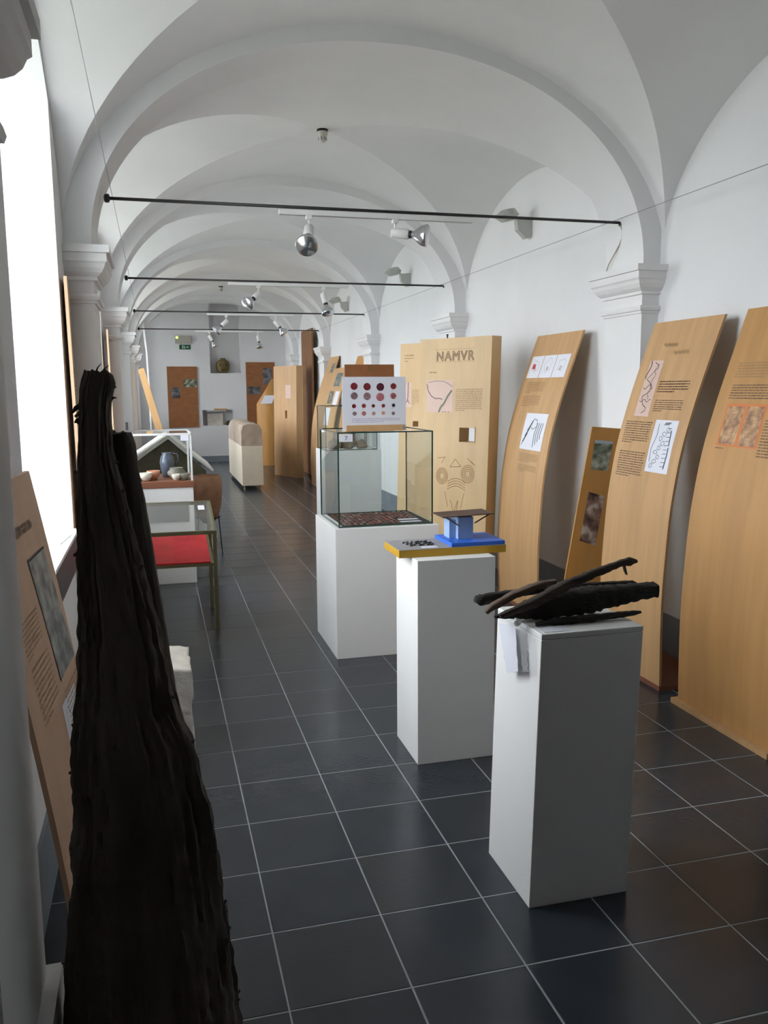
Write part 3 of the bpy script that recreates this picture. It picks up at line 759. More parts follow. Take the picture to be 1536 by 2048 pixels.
# ---------------- pedestals
def pedestal(label, x0, x1, y0, y1, h, m=M_WHITE, sh=(0, 0)):
    t = thing('pedestal', label, 'pedestal', ((x0+x1)/2, (y0+y1)/2, 0))
    g = G().bbox(x0, x1, y0, y1, 0, h, 0.0025); g.V = [(x+sh[0]*z/h, y+sh[1]*z/h, z) for x, y, z in g.V]
    g.out('box', m, t); return t
ped1 = thing('pedestal', 'white box pedestal nearest the camera, carrying dark waterlogged wood', 'pedestal', (0.9445, 0.40, 0))
g = G().bbox(0.777, 1.112, 0.234, 0.565, 0, 0.855, 0.0025); g.bbox(0.777, 1.112, 0.234, 0.565, 0.8565, 0.873, 0.002); g.V = [(x+0.017*z/0.87, y-0.014*z/0.87, z) for x, y, z in g.V]
g.out('box', M_WHITE, ped1)
pedestal('white box pedestal under the yellow-edged model board', 0.747, 1.091, 1.29, 1.61, 0.885)
pedestal('wide white pedestal carrying the glass case of small sherds', 0.712, 1.345, 2.78, 3.41, 0.78)
pedestal('white pedestal seen through the glass case, with a smaller glass case on top', 1.40, 2.00, 6.60, 7.10, 0.955)

# ---------------- waterlogged wood pieces on the first pedestal
M_W1 = mat('dark_brown_waterlogged_wood', lin(62, 52, 44), 0.75, var=0.2, scale=20, stretch=(0.4, 2, 2), bump=0.6, bscale=60)
M_W2 = mat('black_waterlogged_wood', lin(34, 29, 27), 0.8, var=0.3, scale=20, stretch=(0.4, 2, 2), bump=0.8, bscale=70)
M_W3 = mat('grey_brown_waterlogged_wood', lin(104, 86, 74), 0.75, var=0.15, scale=20, stretch=(0.4, 2, 2), bump=0.5, bscale=60)
def dz(L, k=0.0): return [(x, y, z+k, h) for x, y, z, h in L]
def wood(label, L, m, seed, flat_=1.0, jag=0.12, extra=None):
    g = bar_geo(L, 12, flat_, jag, seed)
    if extra: e = bar_geo(extra, 8, 1.0, 0.1, seed+1); g.add(e.V, e.F)
    o = g.out('wood_fragment', m); smooth_angle(o, 60)
    tag(o, label, 'wood', 'waterlogged wood pieces on the nearest pedestal'); return o
wood('long dark stick with hooked tip, topmost of the wood pile', [(0.709, 0.33, 0.906, 0.007), (0.826, 0.33, 0.943, 0.016), (0.92, 0.33, 0.986, 0.015), (1.016, 0.33, 1.018, 0.013), (1.114, 0.33, 1.046, 0.010), (1.139, 0.33, 1.049, 0.013), (1.166, 0.33, 1.048, 0.005)], M_W1, 1, extra=[(1.120, 0.33, 1.045, 0.004), (1.126, 0.33, 1.02, 0.004), (1.131, 0.33, 1.008, 0.002)])
wood('grey-brown plank end with peg hole, left of the wood pile', [(0.686, 0.385, 0.904, 0.006), (0.706, 0.385, 0.922, 0.010), (0.777, 0.385, 0.955, 0.011), (0.858, 0.385, 0.981, 0.010), (0.916, 0.385, 0.988, 0.007)], M_W3, 2, 1.4)
wood('dark bar with blunt left end at the back of the wood pile', [(0.688, 0.48, 0.926, 0.010), (0.704, 0.48, 0.920, 0.017), (0.806, 0.48, 0.934, 0.011), (0.997, 0.48, 0.942, 0.012), (1.244, 0.48, 0.939, 0.009), (1.26, 0.48, 0.934, 0.006)], M_W2, 3, 1.2)
wood('big black plank in the middle of the wood pile, sticking out to the right', [(0.72, 0.40, 0.885, 0.004), (0.785, 0.38, 0.898, 0.020), (0.875, 0.38, 0.914, 0.041), (1.02, 0.38, 0.922, 0.040), (1.17, 0.38, 0.933, 0.029), (1.275, 0.39, 0.936, 0.024)], M_W2, 4, 0.9)
wood('thin black bar lying lowest at the front of the wood pile', [(0.813, 0.30, 0.881, 0.005), (0.884, 0.30, 0.885, 0.011), (1.004, 0.30, 0.886, 0.011), (1.142, 0.30, 0.891, 0.008), (1.167, 0.30, 0.893, 0.003)], M_W2, 5)
g = G(); bm = bmesh.new(); bmesh.ops.create_icosphere(bm, subdivisions=2, radius=0.013)
rr = random.Random(3)
for v in bm.verts: v.co *= rr.uniform(0.75, 1.15)
for v in bm.verts: v.co += Vector((0.765, 0.33, 0.884))
g.bm(bm); o = g.out('foam_wedge', M_WHITE); tag(o, 'small white foam wedge under the left tip of the wood pile', 'foam')
# hanging bag with a folded label
t = thing('plastic_bag', 'clear plastic bag with folded paper label hanging off the nearest pedestal', 'bag', (0.765, 0.36, 0.70))
def crumple(q, n=10, amp=0.006, seed=1, x=0.770):
    rnd = random.Random(seed); V = []; 
    for i in range(n+1):
        for j in range(n+1):
            s, r = j/n, i/n
            y = (q[0][0]*(1-s)+q[1][0]*s)*(1-r)+(q[3][0]*(1-s)+q[2][0]*s)*r; z = (q[0][1]*(1-s)+q[1][1]*s)*(1-r)+(q[3][1]*(1-s)+q[2][1]*s)*r
            V.append((x-rnd.uniform(0, amp)*(0.4+r)-0.002, y, z))
    return V, [(i*(n+1)+j, i*(n+1)+j+1, (i+1)*(n+1)+j+1, (i+1)*(n+1)+j) for i in range(n) for j in range(n)]
V, Fc = crumple([(0.502, 0.868), (0.27, 0.874), (0.25, 0.752), (0.405, 0.700)], 12, 0.010, 1, 0.776); fm = mat('clear_film', lin(236, 236, 236), 0.25); fm.node_tree.nodes['Principled BSDF'].inputs['Alpha'].default_value = 0.28; mk('film', V, Fc, fm, t, smooth=True)
V, Fc = crumple([(0.467, 0.845), (0.335, 0.868), (0.305, 0.737), (0.392, 0.703)], 8, 0.003, 2, 0.764); mk('paper_label', V, Fc, M_PAPER, t, smooth=True)
o = G().box(0.81, 0.895, 0.235, 0.29, 0.8735, 0.8745).out('flat_card', M_PAPER); tag(o, 'pale card lying on the nearest pedestal in front of the wood', 'card')

# ---------------- model board on pedestal 2
ORD = ['first', 'second', 'third', 'fourth', 'fifth', 'sixth', 'seventh', 'eighth', 'ninth', 'tenth', 'eleventh', 'twelfth']
bd = thing('model_board', 'grey-topped board with ochre edges lying across the second pedestal', 'board', (0.93, 1.46, 0.885))
G().bbox(0.690, 1.170, 1.365, 1.60, 0.885, 0.917, 0.001).out('slab', mat('ochre_paint', lin(196, 152, 40), 0.5), bd)
G().box(0.690, 1.170, 1.365, 1.60, 0.9171, 0.9185).out('grey_top', mat('grey_card', lin(156, 154, 156), 0.8, var=0.05), bd)
G().box(0.80, 0.87, 1.385, 1.42, 0.9186, 0.9192).out('caption_card', M_PAPER, bd)
k = 0
rr = random.Random(5)
for i in range(6):
    for j in range(3):
        x = 0.765+i*0.019-j*0.006; y = 1.44+j*0.036+(i % 2)*0.006
        a = 0.9+rr.uniform(-0.3, 0.3)
        o = G().obox((x, y, 0.9187), (math.cos(a), math.sin(a), 0), (-math.sin(a), math.cos(a), 0), (0, 0, 1), 0.026, 0.006, 0.005).out('model_post', M_BLACK)
        tag(o, 'tiny black stick on the grey model board, %s from the left in the %s row' % (ORD[i], ('front', 'middle', 'back')[j]), 'model', 'black sticks laid on the grey model board')
bl = G().bbox(0.925, 1.168, 1.372, 1.60, 0.9186, 0.935, 0.001).out('blue_slab', mat('blue_paint', lin(48, 108, 214), 0.5)); tag(bl, 'bright blue slab under the small blue tower model', 'slab')
tw_ = thing('tower_model', 'small pale blue tower model with flat dark wooden roof on the blue slab', 'model', (1.04, 1.52, 0.9352))
M_PB = mat('pale_blue_card', lin(150, 176, 212), 0.7)
G().box(0.985, 1.055, 1.46, 1.56, 0.9352, 1.030).out('tower_body', M_PB, tw_)
G().box(0.955, 0.985, 1.49, 1.56, 0.9352, 1.015).out('side_wing', M_PB, tw_)
M_RW = mat('dark_model_wood', lin(88, 62, 50), 0.6)
g = G().obox((0.905, 1.43, 1.036), Vector((1, 0, 0.028)).normalized(), (0, 1, 0), Vector((-0.028, 0, 1)).normalized(), 0.235, 0.15, 0.004); rd = g.out('roof_deck', M_RW, tw_)
for y in (1.445, 1.565):
    G().tube([(0.925, y, 1.036), (0.985, y, 0.995)], 0.003, 6).out('strut', M_RW, rd)
    G().tube([(1.125, y, 1.042), (1.055, y, 1.005)], 0.003, 6).out('strut', M_RW, rd)

# ---------------- glass cases
def glass_case(label, x0, x1, y0, y1, z0, z1, edge_m, er=0.004, m_glass=None):
    t = thing('glass_case', label, 'display case', ((x0+x1)/2, (y0+y1)/2, z0))
    th = 0.005; gm = m_glass or M_GLASS
    for (a, b, c, d, n_) in ((x0, x1, y0, y0+th, 'f'), (x0, x1, y1-th, y1, 'b'), (x0, x0+th, y0+th, y1-th, 'l'), (x1-th, x1, y0+th, y1-th, 'r')):
        if n_ in 'fb': V = [(a, (c+d)/2, z0), (b, (c+d)/2, z0), (b, (c+d)/2, z1), (a, (c+d)/2, z1)]
        else: V = [((a+b)/2, c, z0), ((a+b)/2, d, z0), ((a+b)/2, d, z1), ((a+b)/2, c, z1)]
        mk('pane', V, [(0, 1, 2, 3)], gm, t)
    mk('pane', [(x0, y0, z1), (x1, y0, z1), (x1, y1, z1), (x0, y1, z1)], [(0, 1, 2, 3)], gm, t)
    g = G(); e = er
    for x in (x0, x1):
        for y in (y0, y1): g.box(x-e/2, x+e/2, y-e/2, y+e/2, z0, z1)
    for z in (z0+e/2, z1):
        for y in (y0, y1): g.box(x0, x1, y-e/2, y+e/2, z-e/2, z+e/2)
        for x in (x0, x1): g.box(x-e/2, x+e/2, y0, y1, z-e/2, z+e/2)
    g.out('polished_edges', edge_m, t)
    return t
gc = glass_case('large clear glass case of small sherds on the wide white pedestal', 0.746, 1.318, 2.83, 3.375, 0.7805, 1.335, M_GEDGE, 0.007)
nc = G().box(0.752, 0.832, 2.8262, 2.8272, 1.283, 1.328).out('number_card', M_PAPER, gc)
g = G(); fc = lambda a, z, off=0: (a, 2.8258-off*0.2, z); letters(g, fc, '7', 0.784, 1.292, 0.035); flat('card_numeral', g, M_INK2, nc)
tr = G().box(0.775, 1.305, 2.845, 3.345, 0.7808, 0.788).out('black_tray', mat('black_felt', lin(42, 38, 38), 0.95)); tag(tr, 'black felt tray of sherds inside the large glass case', 'tray')
for (a, b, c) in ((1.15, 1.275, 2.965), (1.135, 1.268, 2.875)):
    o = G().box(a, b, c, c+0.045, 0.7885, 0.7895).out('caption_strip', M_PAPER)
    tag(o, 'white caption strip, the %s one on the black sherd tray' % ('rear' if c > 2.9 else 'front'), 'caption card')
rr = random.Random(11)
M_S = [mat('sherd_%s' % n_, c_, 0.6) for n_, c_ in (('dull_red', lin(142, 84, 76)), ('umber', lin(104, 82, 72)), ('rose_grey', lin(150, 118, 110)))]
smesh = []
for q in range(6):
    bm = bmesh.new(); bmesh.ops.create_cone(bm, segments=6, radius1=0.016, radius2=0.012, depth=0.005, cap_ends=True)
    for v in bm.verts: v.co = Vector((v.co.x*rr.uniform(0.7, 1.25), v.co.y*rr.uniform(0.5, 0.9), v.co.z))
    me = bpy.data.meshes.new('sherd'); bm.to_mesh(me); bm.free(); me.materials.append(M_S[q % 3]); smesh.append(me)
cnt = 0
for i in range(12):
    for j in range(9):
        x = 0.795+i*0.0325+rr.uniform(-0.004, 0.004); y = 2.87+j*0.053+rr.uniform(-0.006, 0.006)
        if x > 1.125 and y < 3.03: continue
        o = bpy.data.objects.new('sherd', smesh[rr.randrange(6)]); COL.objects.link(o); o.location = (x, y, 0.7912); o.rotation_euler = (0, 0, rr.uniform(-0.5, 0.5))
        tag(o, 'small sherd, %s from the left in the %s row from the tray front' % (ORD[i], ORD[j]), 'sherd', 'small sherds in rows on the black felt tray')
for i in range(4):
    for j in range(5):
        x = 1.175+i*0.034+rr.uniform(-0.004, 0.004); y = 3.05+j*0.06
        o = bpy.data.objects.new('sherd', smesh[rr.randrange(6)]); COL.objects.link(o); o.location = (x, y, 0.7912); o.rotation_euler = (0, 0, rr.uniform(-0.5, 0.5))
        tag(o, 'small sherd behind the white strips, %s from left in the %s short row' % (ORD[i], ORD[j]), 'sherd', 'small sherds in rows on the black felt tray')
# coin chart on its wooden rail
rail = thing('chart_rail', 'pale wooden rail holding the coin chart on top of the glass case', 'stand', (0.995, 2.97, 1.3375))
G().box(0.822, 1.167, 2.93, 2.955, 1.3375, 1.372).out('front_strip', M_PLY, rail); G().box(0.822, 1.167, 2.966, 2.99, 1.3375, 1.365).out('back_strip', M_PLY, rail)
ch = thing('coin_chart', 'white chart of dark red round coins standing on the glass case', 'chart', (0.998, 2.96, 1.3377))
wc = G().box(0.804, 1.192, 2.9565, 2.9645, 1.3377, 1.656).out('white_card', M_PAPER, ch)
CD = [(0.874, 1.601, .0213, 0), (0.953, 1.598, .0220, 0), (1.034, 1.596, .0235, 1), (1.115, 1.600, .0182, 0), (0.874, 1.545, .0213, 2), (0.953, 1.542, .0225, 3), (1.033, 1.537, .0245, 4), (1.114, 1.543, .0185, 4),
      (0.872, 1.485, .0122, 0), (0.932, 1.486, .0128, 5), (0.99, 1.485, .0104, 0), (1.052, 1.485, .0110, 0), (1.115, 1.487, .0106, 6), (0.875, 1.441, .0122, 2), (0.932, 1.441, .0135, 4), (0.992, 1.44, .0112, 7), (1.052, 1.442, .0104, 8), (1.113, 1.439, .0102, 2)]
CM = [lin(124, 40, 46), lin(86, 32, 50), lin(136, 112, 118), lin(148, 116, 122), lin(172, 104, 110), lin(146, 60, 58), lin(56, 44, 66), lin(196, 152, 150), lin(212, 150, 124)]
for (x, z, r, ci) in CD:
    g = G().lathe((x, 2.9562, z), [(r, 0), (r, 0.001)], axis=(0, -1, 0), n=20); g.out('coin_print', photo_mat('coin_tone_%d' % ci, tuple(c*0.6 for c in CM[ci][:3])+(1,), CM[ci], tuple(min(1, c*1.35) for c in CM[ci][:3])+(1,), 90) if ('ct%d' % ci) not in MATS else MATS['ct%d' % ci], wc)
    if ('ct%d' % ci) not in MATS: MATS['ct%d' % ci] = bpy.data.materials['coin_tone_%d' % ci]
fch = lambda a, z, off=0.0008: (a, 2.9562-off, z)
g = G(); text_geo(g, fch, 0.86, 1.16, 1.385, 1.415, 3, 61, wt=0.3)
for (x, z, r, ci) in CD[:4]+CD[8:13]: text_geo(g, fch, x-0.012, x+0.004, z-r-0.0095, z-r-0.0045, 1, 5)
flat('printed_text', g, mat('pale_violet_ink', lin(176, 176, 206), 0.7), wc)

gc2 = glass_case('smaller glass case with brown stones on the further pedestal', 1.42, 1.96, 6.62, 7.08, 0.956, 1.41, M_GEDGE, 0.006)
M_ST = mat('brown_stone', lin(140, 120, 104), 0.85, var=0.2, scale=12)
def rock(name, c, s, m, seed, label=None, cat=None, group=None, sub=3, rough=0.22):
    rnd = random.Random(seed); bm = bmesh.new(); bmesh.ops.create_icosphere(bm, subdivisions=sub, radius=1)
    from mathutils import noise
    for v in bm.verts:
        n_ = noise.noise(v.co*1.3+Vector((seed, 0, 0)))*rough*2+noise.noise(v.co*4+Vector((0, seed, 0)))*rough*0.5
        v.co = v.co*(1+n_); v.co.z = max(v.co.z, -0.75)
        v.co = Vector((v.co.x*s[0], v.co.y*s[1], v.co.z*s[2]))+Vector(c)
    zmin = min(v.co.z for v in bm.verts)
    for v in bm.verts: v.co.z += (c[2]-s[2])-zmin
    g = G().bm(bm); o = g.out(name, m, smooth=True)
    if label: tag(o, label, cat, group)
    return o
for q, (x, y, s) in enumerate(((1.54, 6.8, 0.07), (1.69, 6.85, 0.08), (1.84, 6.82, 0.06))):
    rock('stone_find', (x, y, 0.958+s*0.9), (s, s*0.8, s*0.9), M_ST, q+1, 'brown stone, %s of three in the smaller glass case' % ('leftmost', 'middle one', 'rightmost')[q], 'stone', 'stones in the smaller glass case')

# ---------------- dark dugout trunk at the left
from mathutils import noise as mnoise
TL = [(-0.2, -0.505), (0.05, -0.50), (0.347, -0.493), (0.463, -0.485), (0.557, -0.476), (0.629, -0.464), (0.711, -0.458), (0.792, -0.448), (0.853, -0.451), (0.933, -0.446), (1.011, -0.433), (1.107, -0.421), (1.203, -0.418), (1.26, -0.417), (1.335, -0.414), (1.39, -0.411), (1.445, -0.408), (1.481, -0.405), (1.517, -0.402), (1.544, -0.399), (1.571, -0.398), (1.59, -0.397), (1.605, -0.393), (1.622, -0.386)]
TR = [(-0.2, -0.11), (0.05, -0.13), (0.273, -0.152), (0.398, -0.161), (0.501, -0.17), (0.581, -0.182), (0.669, -0.189), (0.756, -0.197), (0.822, -0.212), (0.907, -0.227), (0.992, -0.262), (1.094, -0.276), (1.194, -0.293), (1.253, -0.304), (1.33, -0.318), (1.387, -0.329), (1.443, -0.340), (1.48, -0.347), (1.516, -0.347), (1.543, -0.347), (1.57, -0.344), (1.60, -0.336), (1.615, -0.340), (1.622, -0.348)]
def li(T_, z):
    if z <= T_[0][0]: return T_[0][1]
    for i in range(len(T_)-1):
        if z <= T_[i+1][0]: return T_[i][1]+(T_[i+1][1]-T_[i][1])*(z-T_[i][0])/(T_[i+1][0]-T_[i][0])
    return T_[-1][1]
def stave(Lf, Rf, z0, z1, yc_, dep, amp, seed, nz=230, na=96):
    V = []; Fc = []
    for i in range(nz+1):
        z = z0+(z1-z0)*i/nz; xl, xr = Lf(z), Rf(z); cx, hw = (xl+xr)/2, (xr-xl)/2; hd = dep(z)
        for k in range(na):
            t_ = 2*math.pi*k/na; c, s = math.cos(t_), math.sin(t_)
            c = math.copysign(abs(c)**0.75, c); s = math.copysign(abs(s)**0.75, s)
            # grooves run along the grain
            gr = mnoise.noise(Vector((math.cos(t_)*6, math.sin(t_)*6+seed, z*1.2)))*amp+mnoise.noise(Vector((math.cos(t_)*14, math.sin(t_)*14, z*5+seed)))*amp*0.6+mnoise.noise(Vector((math.cos(t_)*3, math.sin(t_)*3, z*16+seed)))*amp*0.35+mnoise.noise(Vector((math.cos(t_)*9, math.sin(t_)*9, z*38+seed)))*amp*0.45+mnoise.noise(Vector((math.cos(t_)*22, math.sin(t_)*22+3, z*9)))*amp*0.4
            gr *= min(1.0, hw/0.07)
            V.append((cx+c*(hw+gr), yc_+s*(hd+gr*1.3), z+(mnoise.noise(Vector((c*3, s*3, seed)))*0.008 if i == nz else 0)))
    for i in range(nz):
        for k in range(na): Fc.append((i*na+k, i*na+(k+1) % na, (i+1)*na+(k+1) % na, (i+1)*na+k))
    Fc.append(tuple(range(na))[::-1]); Fc.append(tuple(nz*na+k for k in range(na)))
    return V, Fc
trk = thing('dugout_trunk', 'tall charred-black ancient trunk standing at left front, tapering to a ragged top', 'trunk', (-0.31, -0.35, 0))
V, Fc = stave(lambda z: li(TL, z), lambda z: li(TR, z), 0.0, 1.622, -0.35, lambda z: 0.045+0.05*max(0, 1.3-z), 0.011, 2)
o = mk('trunk_shell', V, Fc, M_CHAR, trk); smooth_angle(o, 70)
S2R = [(0.80, -0.225), (0.919, -0.236), (0.994, -0.252), (1.078, -0.262), (1.18, -0.272), (1.241, -0.279), (1.32, -0.287), (1.379, -0.294), (1.437, -0.303), (1.49, -0.306), (1.506, -0.312)]
V, Fc = stave(lambda z: -0.356+0.0*(z), lambda z: li(S2R, z), 0.7, 1.508, -0.30, lambda z: 0.028, 0.004, 9, 70, 40)
o = mk('split_stave', V, Fc, M_CHAR, trk); smooth_angle(o, 70)
g = G(); rr = random.Random(4)
for (a, b, r) in (((-0.398, -0.35, 1.56), (-0.412, -0.35, 1.548), 0.004), ((-0.345, -0.35, 1.60), (-0.335, -0.35, 1.592), 0.004), ((-0.36, -0.35, 1.615), (-0.345, -0.35, 1.632), 0.0015), ((-0.37, -0.35, 1.615), (-0.358, -0.35, 1.636), 0.0012), ((-0.345, -0.35, 1.57), (-0.334, -0.35, 1.574), 0.002), ((-0.40, -0.35, 1.535), (-0.409, -0.35, 1.53), 0.003), ((-0.252, -0.30, 1.305), (-0.238, -0.31, 1.30), 0.0)):
    if r: g.tube([a, ((a[0]+b[0])/2, a[1], (a[2]+b[2])/2+0.003), b], [r*1.6, r*1.2, r*0.5], 6)
for q in range(34):
    z = rr.uniform(0.3, 1.6); sd = rr.choice((-1, 1)); x = li(TL, z) if sd < 0 else li(TR, z)
    a = Vector((x+sd*-0.004, -0.35+rr.uniform(-0.02, 0.02), z)); b = a+Vector((sd*rr.uniform(0.004, 0.012), 0, rr.uniform(-0.012, 0.012)))
    g.tube([a, b], [0.005, 0.0025], 5)
tag(g.out('splinters', M_CHAR, trk), kind='stuff')

# ---------------- carved stone behind the trunk
bm = bmesh.new(); bmesh.ops.create_cube(bm, size=1); bmesh.ops.subdivide_edges(bm, edges=list(bm.edges), cuts=24, use_grid_fill=True)
for v in bm.verts:
    p = v.co.copy(); r = 1-0.10*max(0, abs(p.x*2)**6*abs(p.z*2)**6)
    q = Vector((-0.34+p.x*0.35, 1.78+p.y*0.34, 0.215+p.z*0.43))*1
    d = mnoise.noise(q*9)*0.012+mnoise.noise(q*28)*0.006
    n_ = Vector((p.x, p.y, p.z)).normalized()
    if p.z > 0.35: q.z -= 0.05*max(0, p.x+0.1)*(p.z-0.35)/0.15
    v.co = q+n_*d
    if v.co.z < 0.0: v.co.z = 0
M_LIME = mat('pale_limestone', lin(228, 220, 210), 0.9, var=0.12, scale=10, bump=0.6, bscale=50)
g = G().bm(bm); o = g.out('carved_stone', M_LIME, smooth=True); tag(o, 'rough pale limestone block on the floor behind the black trunk', 'stone')

# ---------------- sloping desk case with red lining
M_DESKG = M_GLASS
dk = thing('desk_case', 'brass-framed sloping glass display table with red lining', 'display case', (-0.24, 3.92, 0))
X0, X1 = -0.56, 0.078; YF, YR = 3.64, 4.22
def zt(y): return 0.672+(y-YF)/(YR-YF)*0.122
g = G(); r_ = 0.0125
for x in (X0, X1):
    for y in (YF, YR):
        G().box(x-r_, x+r_, y-r_, y+r_, 0, zt(y)).out('leg', M_BRASS, dk)
def beam(a, b, r): return G().tube([a, b], r*1.25, 4).out('rail', M_BRASS, dk)
for y in (YF, YR): G().box(X0+r_, X1-r_, y-r_, y+r_, zt(y)-0.024, zt(y)).out('rail', M_BRASS, dk)
for x in (X0, X1): mk('rail', [(x-r_, YF, zt(YF)-0.024), (x+r_, YF, zt(YF)-0.024), (x+r_, YR, zt(YR)-0.024), (x-r_, YR, zt(YR)-0.024), (x-r_, YF, zt(YF)), (x+r_, YF, zt(YF)), (x+r_, YR, zt(YR)), (x-r_, YR, zt(YR))], [(0,3,2,1),(4,5,6,7),(0,1,5,4),(1,2,6,5),(2,3,7,6),(3,0,4,7)], M_BRASS, dk)
mk('glass_top', [(X0, YF, zt(YF)+0.001), (X1, YF, zt(YF)+0.001), (X1, YR, zt(YR)+0.001), (X0, YR, zt(YR)+0.001)], [(0, 1, 2, 3)], M_GLASS, dk)
mk('front_pane', [(X0, YF, zt(YF)-0.2), (X1, YF, zt(YF)-0.2), (X1, YF, zt(YF)-0.02), (X0, YF, zt(YF)-0.02)], [(0, 1, 2, 3)], M_GLASS, dk)
mk('side_pane', [(X1, YF, zt(YF)-0.2), (X1, YR, zt(YR)-0.22), (X1, YR, zt(YR)-0.02), (X1, YF, zt(YF)-0.02)], [(0, 1, 2, 3)], M_GLASS, dk)
zf, zr = 0.462, 0.565
def slab(x0, x1, z_f, z_r, th, name, m, par=dk, y0=YF+0.015, y1=YR-0.02):
    return mk(name, [(x0, y0, z_f-th), (x1, y0, z_f-th), (x1, y1, z_r-th), (x0, y1, z_r-th), (x0, y0, z_f), (x1, y0, z_f), (x1, y1, z_r), (x0, y1, z_r)], [(0,3,2,1),(4,5,6,7),(0,1,5,4),(1,2,6,5),(2,3,7,6),(3,0,4,7)], m, par)
slab(X0+0.012, X1-0.012, zf-0.012, zr-0.012, 0.02, 'tray_bottom', M_BRASS)
M_REDC = mat('red_cloth', lin(198, 36, 42), 0.85, var=0.1, scale=10)
slab(X0+0.02, X1-0.03, zf, zr, 0.010, 'red_lining', M_REDC)
o = slab(-0.45, -0.14, zf+0.002, zr-0.03, 0.0015, 'printed_page', mat('printed_red_page', lin(190, 84, 82), 0.7, var=0.1, scale=30), dk, YF+0.05, YR-0.1)
o = G().obox((-0.005, 4.03, 0.757), (1, 0, 0), Vector((0, 1, 0.21)).normalized(), Vector((0, -0.21, 1)).normalized(), 0.045, 0.09, 0.001).out('caption_card', M_PAPER); tag(o, 'small white card lying on the glass of the brass desk case', 'card')

# ---------------- white vitrine of pottery behind the desk case
vt = thing('pottery_vitrine', 'white cabinet with brown deck and white-framed glass top full of pottery', 'display case', (-0.31, 5.45, 0))
G().bbox(-0.55, 0.012, 5.10, 5.80, 0.0, 0.80, 0.004).out('cabinet', M_WHITE, vt)
G().box(-0.52, -0.035, 5.094, 5.0995, 0.52, 0.685).out('glazed_front', mat('grey_interior', lin(128, 128, 126), 0.15), vt)  # opaque panel; the grey interior behind the glass is put into its colour
G().bbox(-0.56, 0.020, 5.09, 5.81, 0.801, 0.852, 0.002).out('deck', M_REDBR, vt)
g = G(); e = 0.008
for x in (-0.54, 0.003):
    for y in (5.105, 5.79): g.box(x-e, x+e, y-e, y+e, 0.853, 1.225)
for y in (5.105, 5.79): g.box(-0.54, 0.003, y-e, y+e, 1.225, 1.241)
for x in (-0.54, 0.003): g.box(x-e, x+e, 5.105, 5.79, 1.225, 1.241)
g.out('white_frame', M_WHMET, vt)
for V in ([(-0.54, 5.105, .853), (0.003, 5.105, .853), (0.003, 5.105, 1.23), (-0.54, 5.105, 1.23)], [(0.003, 5.105, .853), (0.003, 5.79, .853), (0.003, 5.79, 1.23), (0.003, 5.105, 1.23)], [(-0.54, 5.105, 1.236), (0.003, 5.105, 1.236), (0.003, 5.79, 1.236), (-0.54, 5.79, 1.236)]):
    mk('pane', V, [(0, 1, 2, 3)], M_GLASS, vt)
G().box(-0.075, -0.012, 5.0945, 5.0955, 1.18, 1.225).out('number_card', M_PAPER, vt)
def pot(label, c, prof_, m, handle=None, cat='pot', n=24):
    t = thing('pottery', label, cat, c); G().lathe(c, prof_, n=n, close=False).out('body', m, t, smooth=True)
    if handle: G().tube(handle, 0.006, 8).out('handle', m, t, smooth=True)
    return t
M_BLUEJ = mat('blue_grey_glaze', lin(84, 90, 104), 0.18, var=0.15, scale=20)
M_OLIVP = mat('olive_grey_ware', lin(132, 126, 114), 0.5, var=0.1, scale=14)
M_CREAM = mat('cream_ware', lin(222, 212, 198), 0.6, var=0.05)
M_TERRA = mat('terracotta', lin(204, 142, 116), 0.7, var=0.1)
pot('blue-grey glazed jug with handle in the white vitrine', (-0.185, 5.45, 0.853), [(0.0, 0), (0.035, 0), (0.05, 0.05), (0.062, 0.12), (0.055, 0.165), (0.038, 0.195), (0.042, 0.21), (0.036, 0.21), (0.032, 0.19), (0.045, 0.15), (0.0, 0.02)], M_BLUEJ, handle=[(-0.15, 5.45, 1.055), (-0.10, 5.45, 1.05), (-0.09, 5.45, 1.0), (-0.13, 5.45, 0.95)], cat='jug')
pot('squat olive-grey pot in front of the blue-grey jug', (-0.115, 5.27, 0.853), [(0.0, 0), (0.035, 0), (0.07, 0.035), (0.075, 0.06), (0.05, 0.085), (0.058, 0.095), (0.05, 0.095), (0.045, 0.082), (0.066, 0.055), (0.0, 0.01)], M_OLIVP)
for q, (lab, x, y, s, m_) in enumerate((('cream bowl', -0.12, 5.16, 0.038, M_CREAM), ('pale grey dish', -0.055, 5.17, 0.040, M_OLIVP), ('cream sherd pile', -0.36, 5.18, 0.05, M_CREAM), ('terracotta bowl', -0.30, 5.28, 0.055, M_TERRA), ('terracotta cup', -0.42, 5.24, 0.045, M_TERRA), ('white beaker', -0.47, 5.16, 0.035, M_CREAM), ('small cream cup', -0.025, 5.2, 0.022, M_CREAM), ('terracotta lid', -0.03, 5.3, 0.03, M_TERRA))):
    h_ = s*1.35
    pot(lab+(' at the front of the white vitrine' if y < 5.2 else ' further back in the white vitrine'), (x, y, 0.853), [(0.0, 0), (s*0.5, 0), (s*0.9, h_*0.5), (s, h_), (s*0.92, h_), (s*0.8, h_*0.5), (0.0, h_*0.15)], m_, cat='bowl')

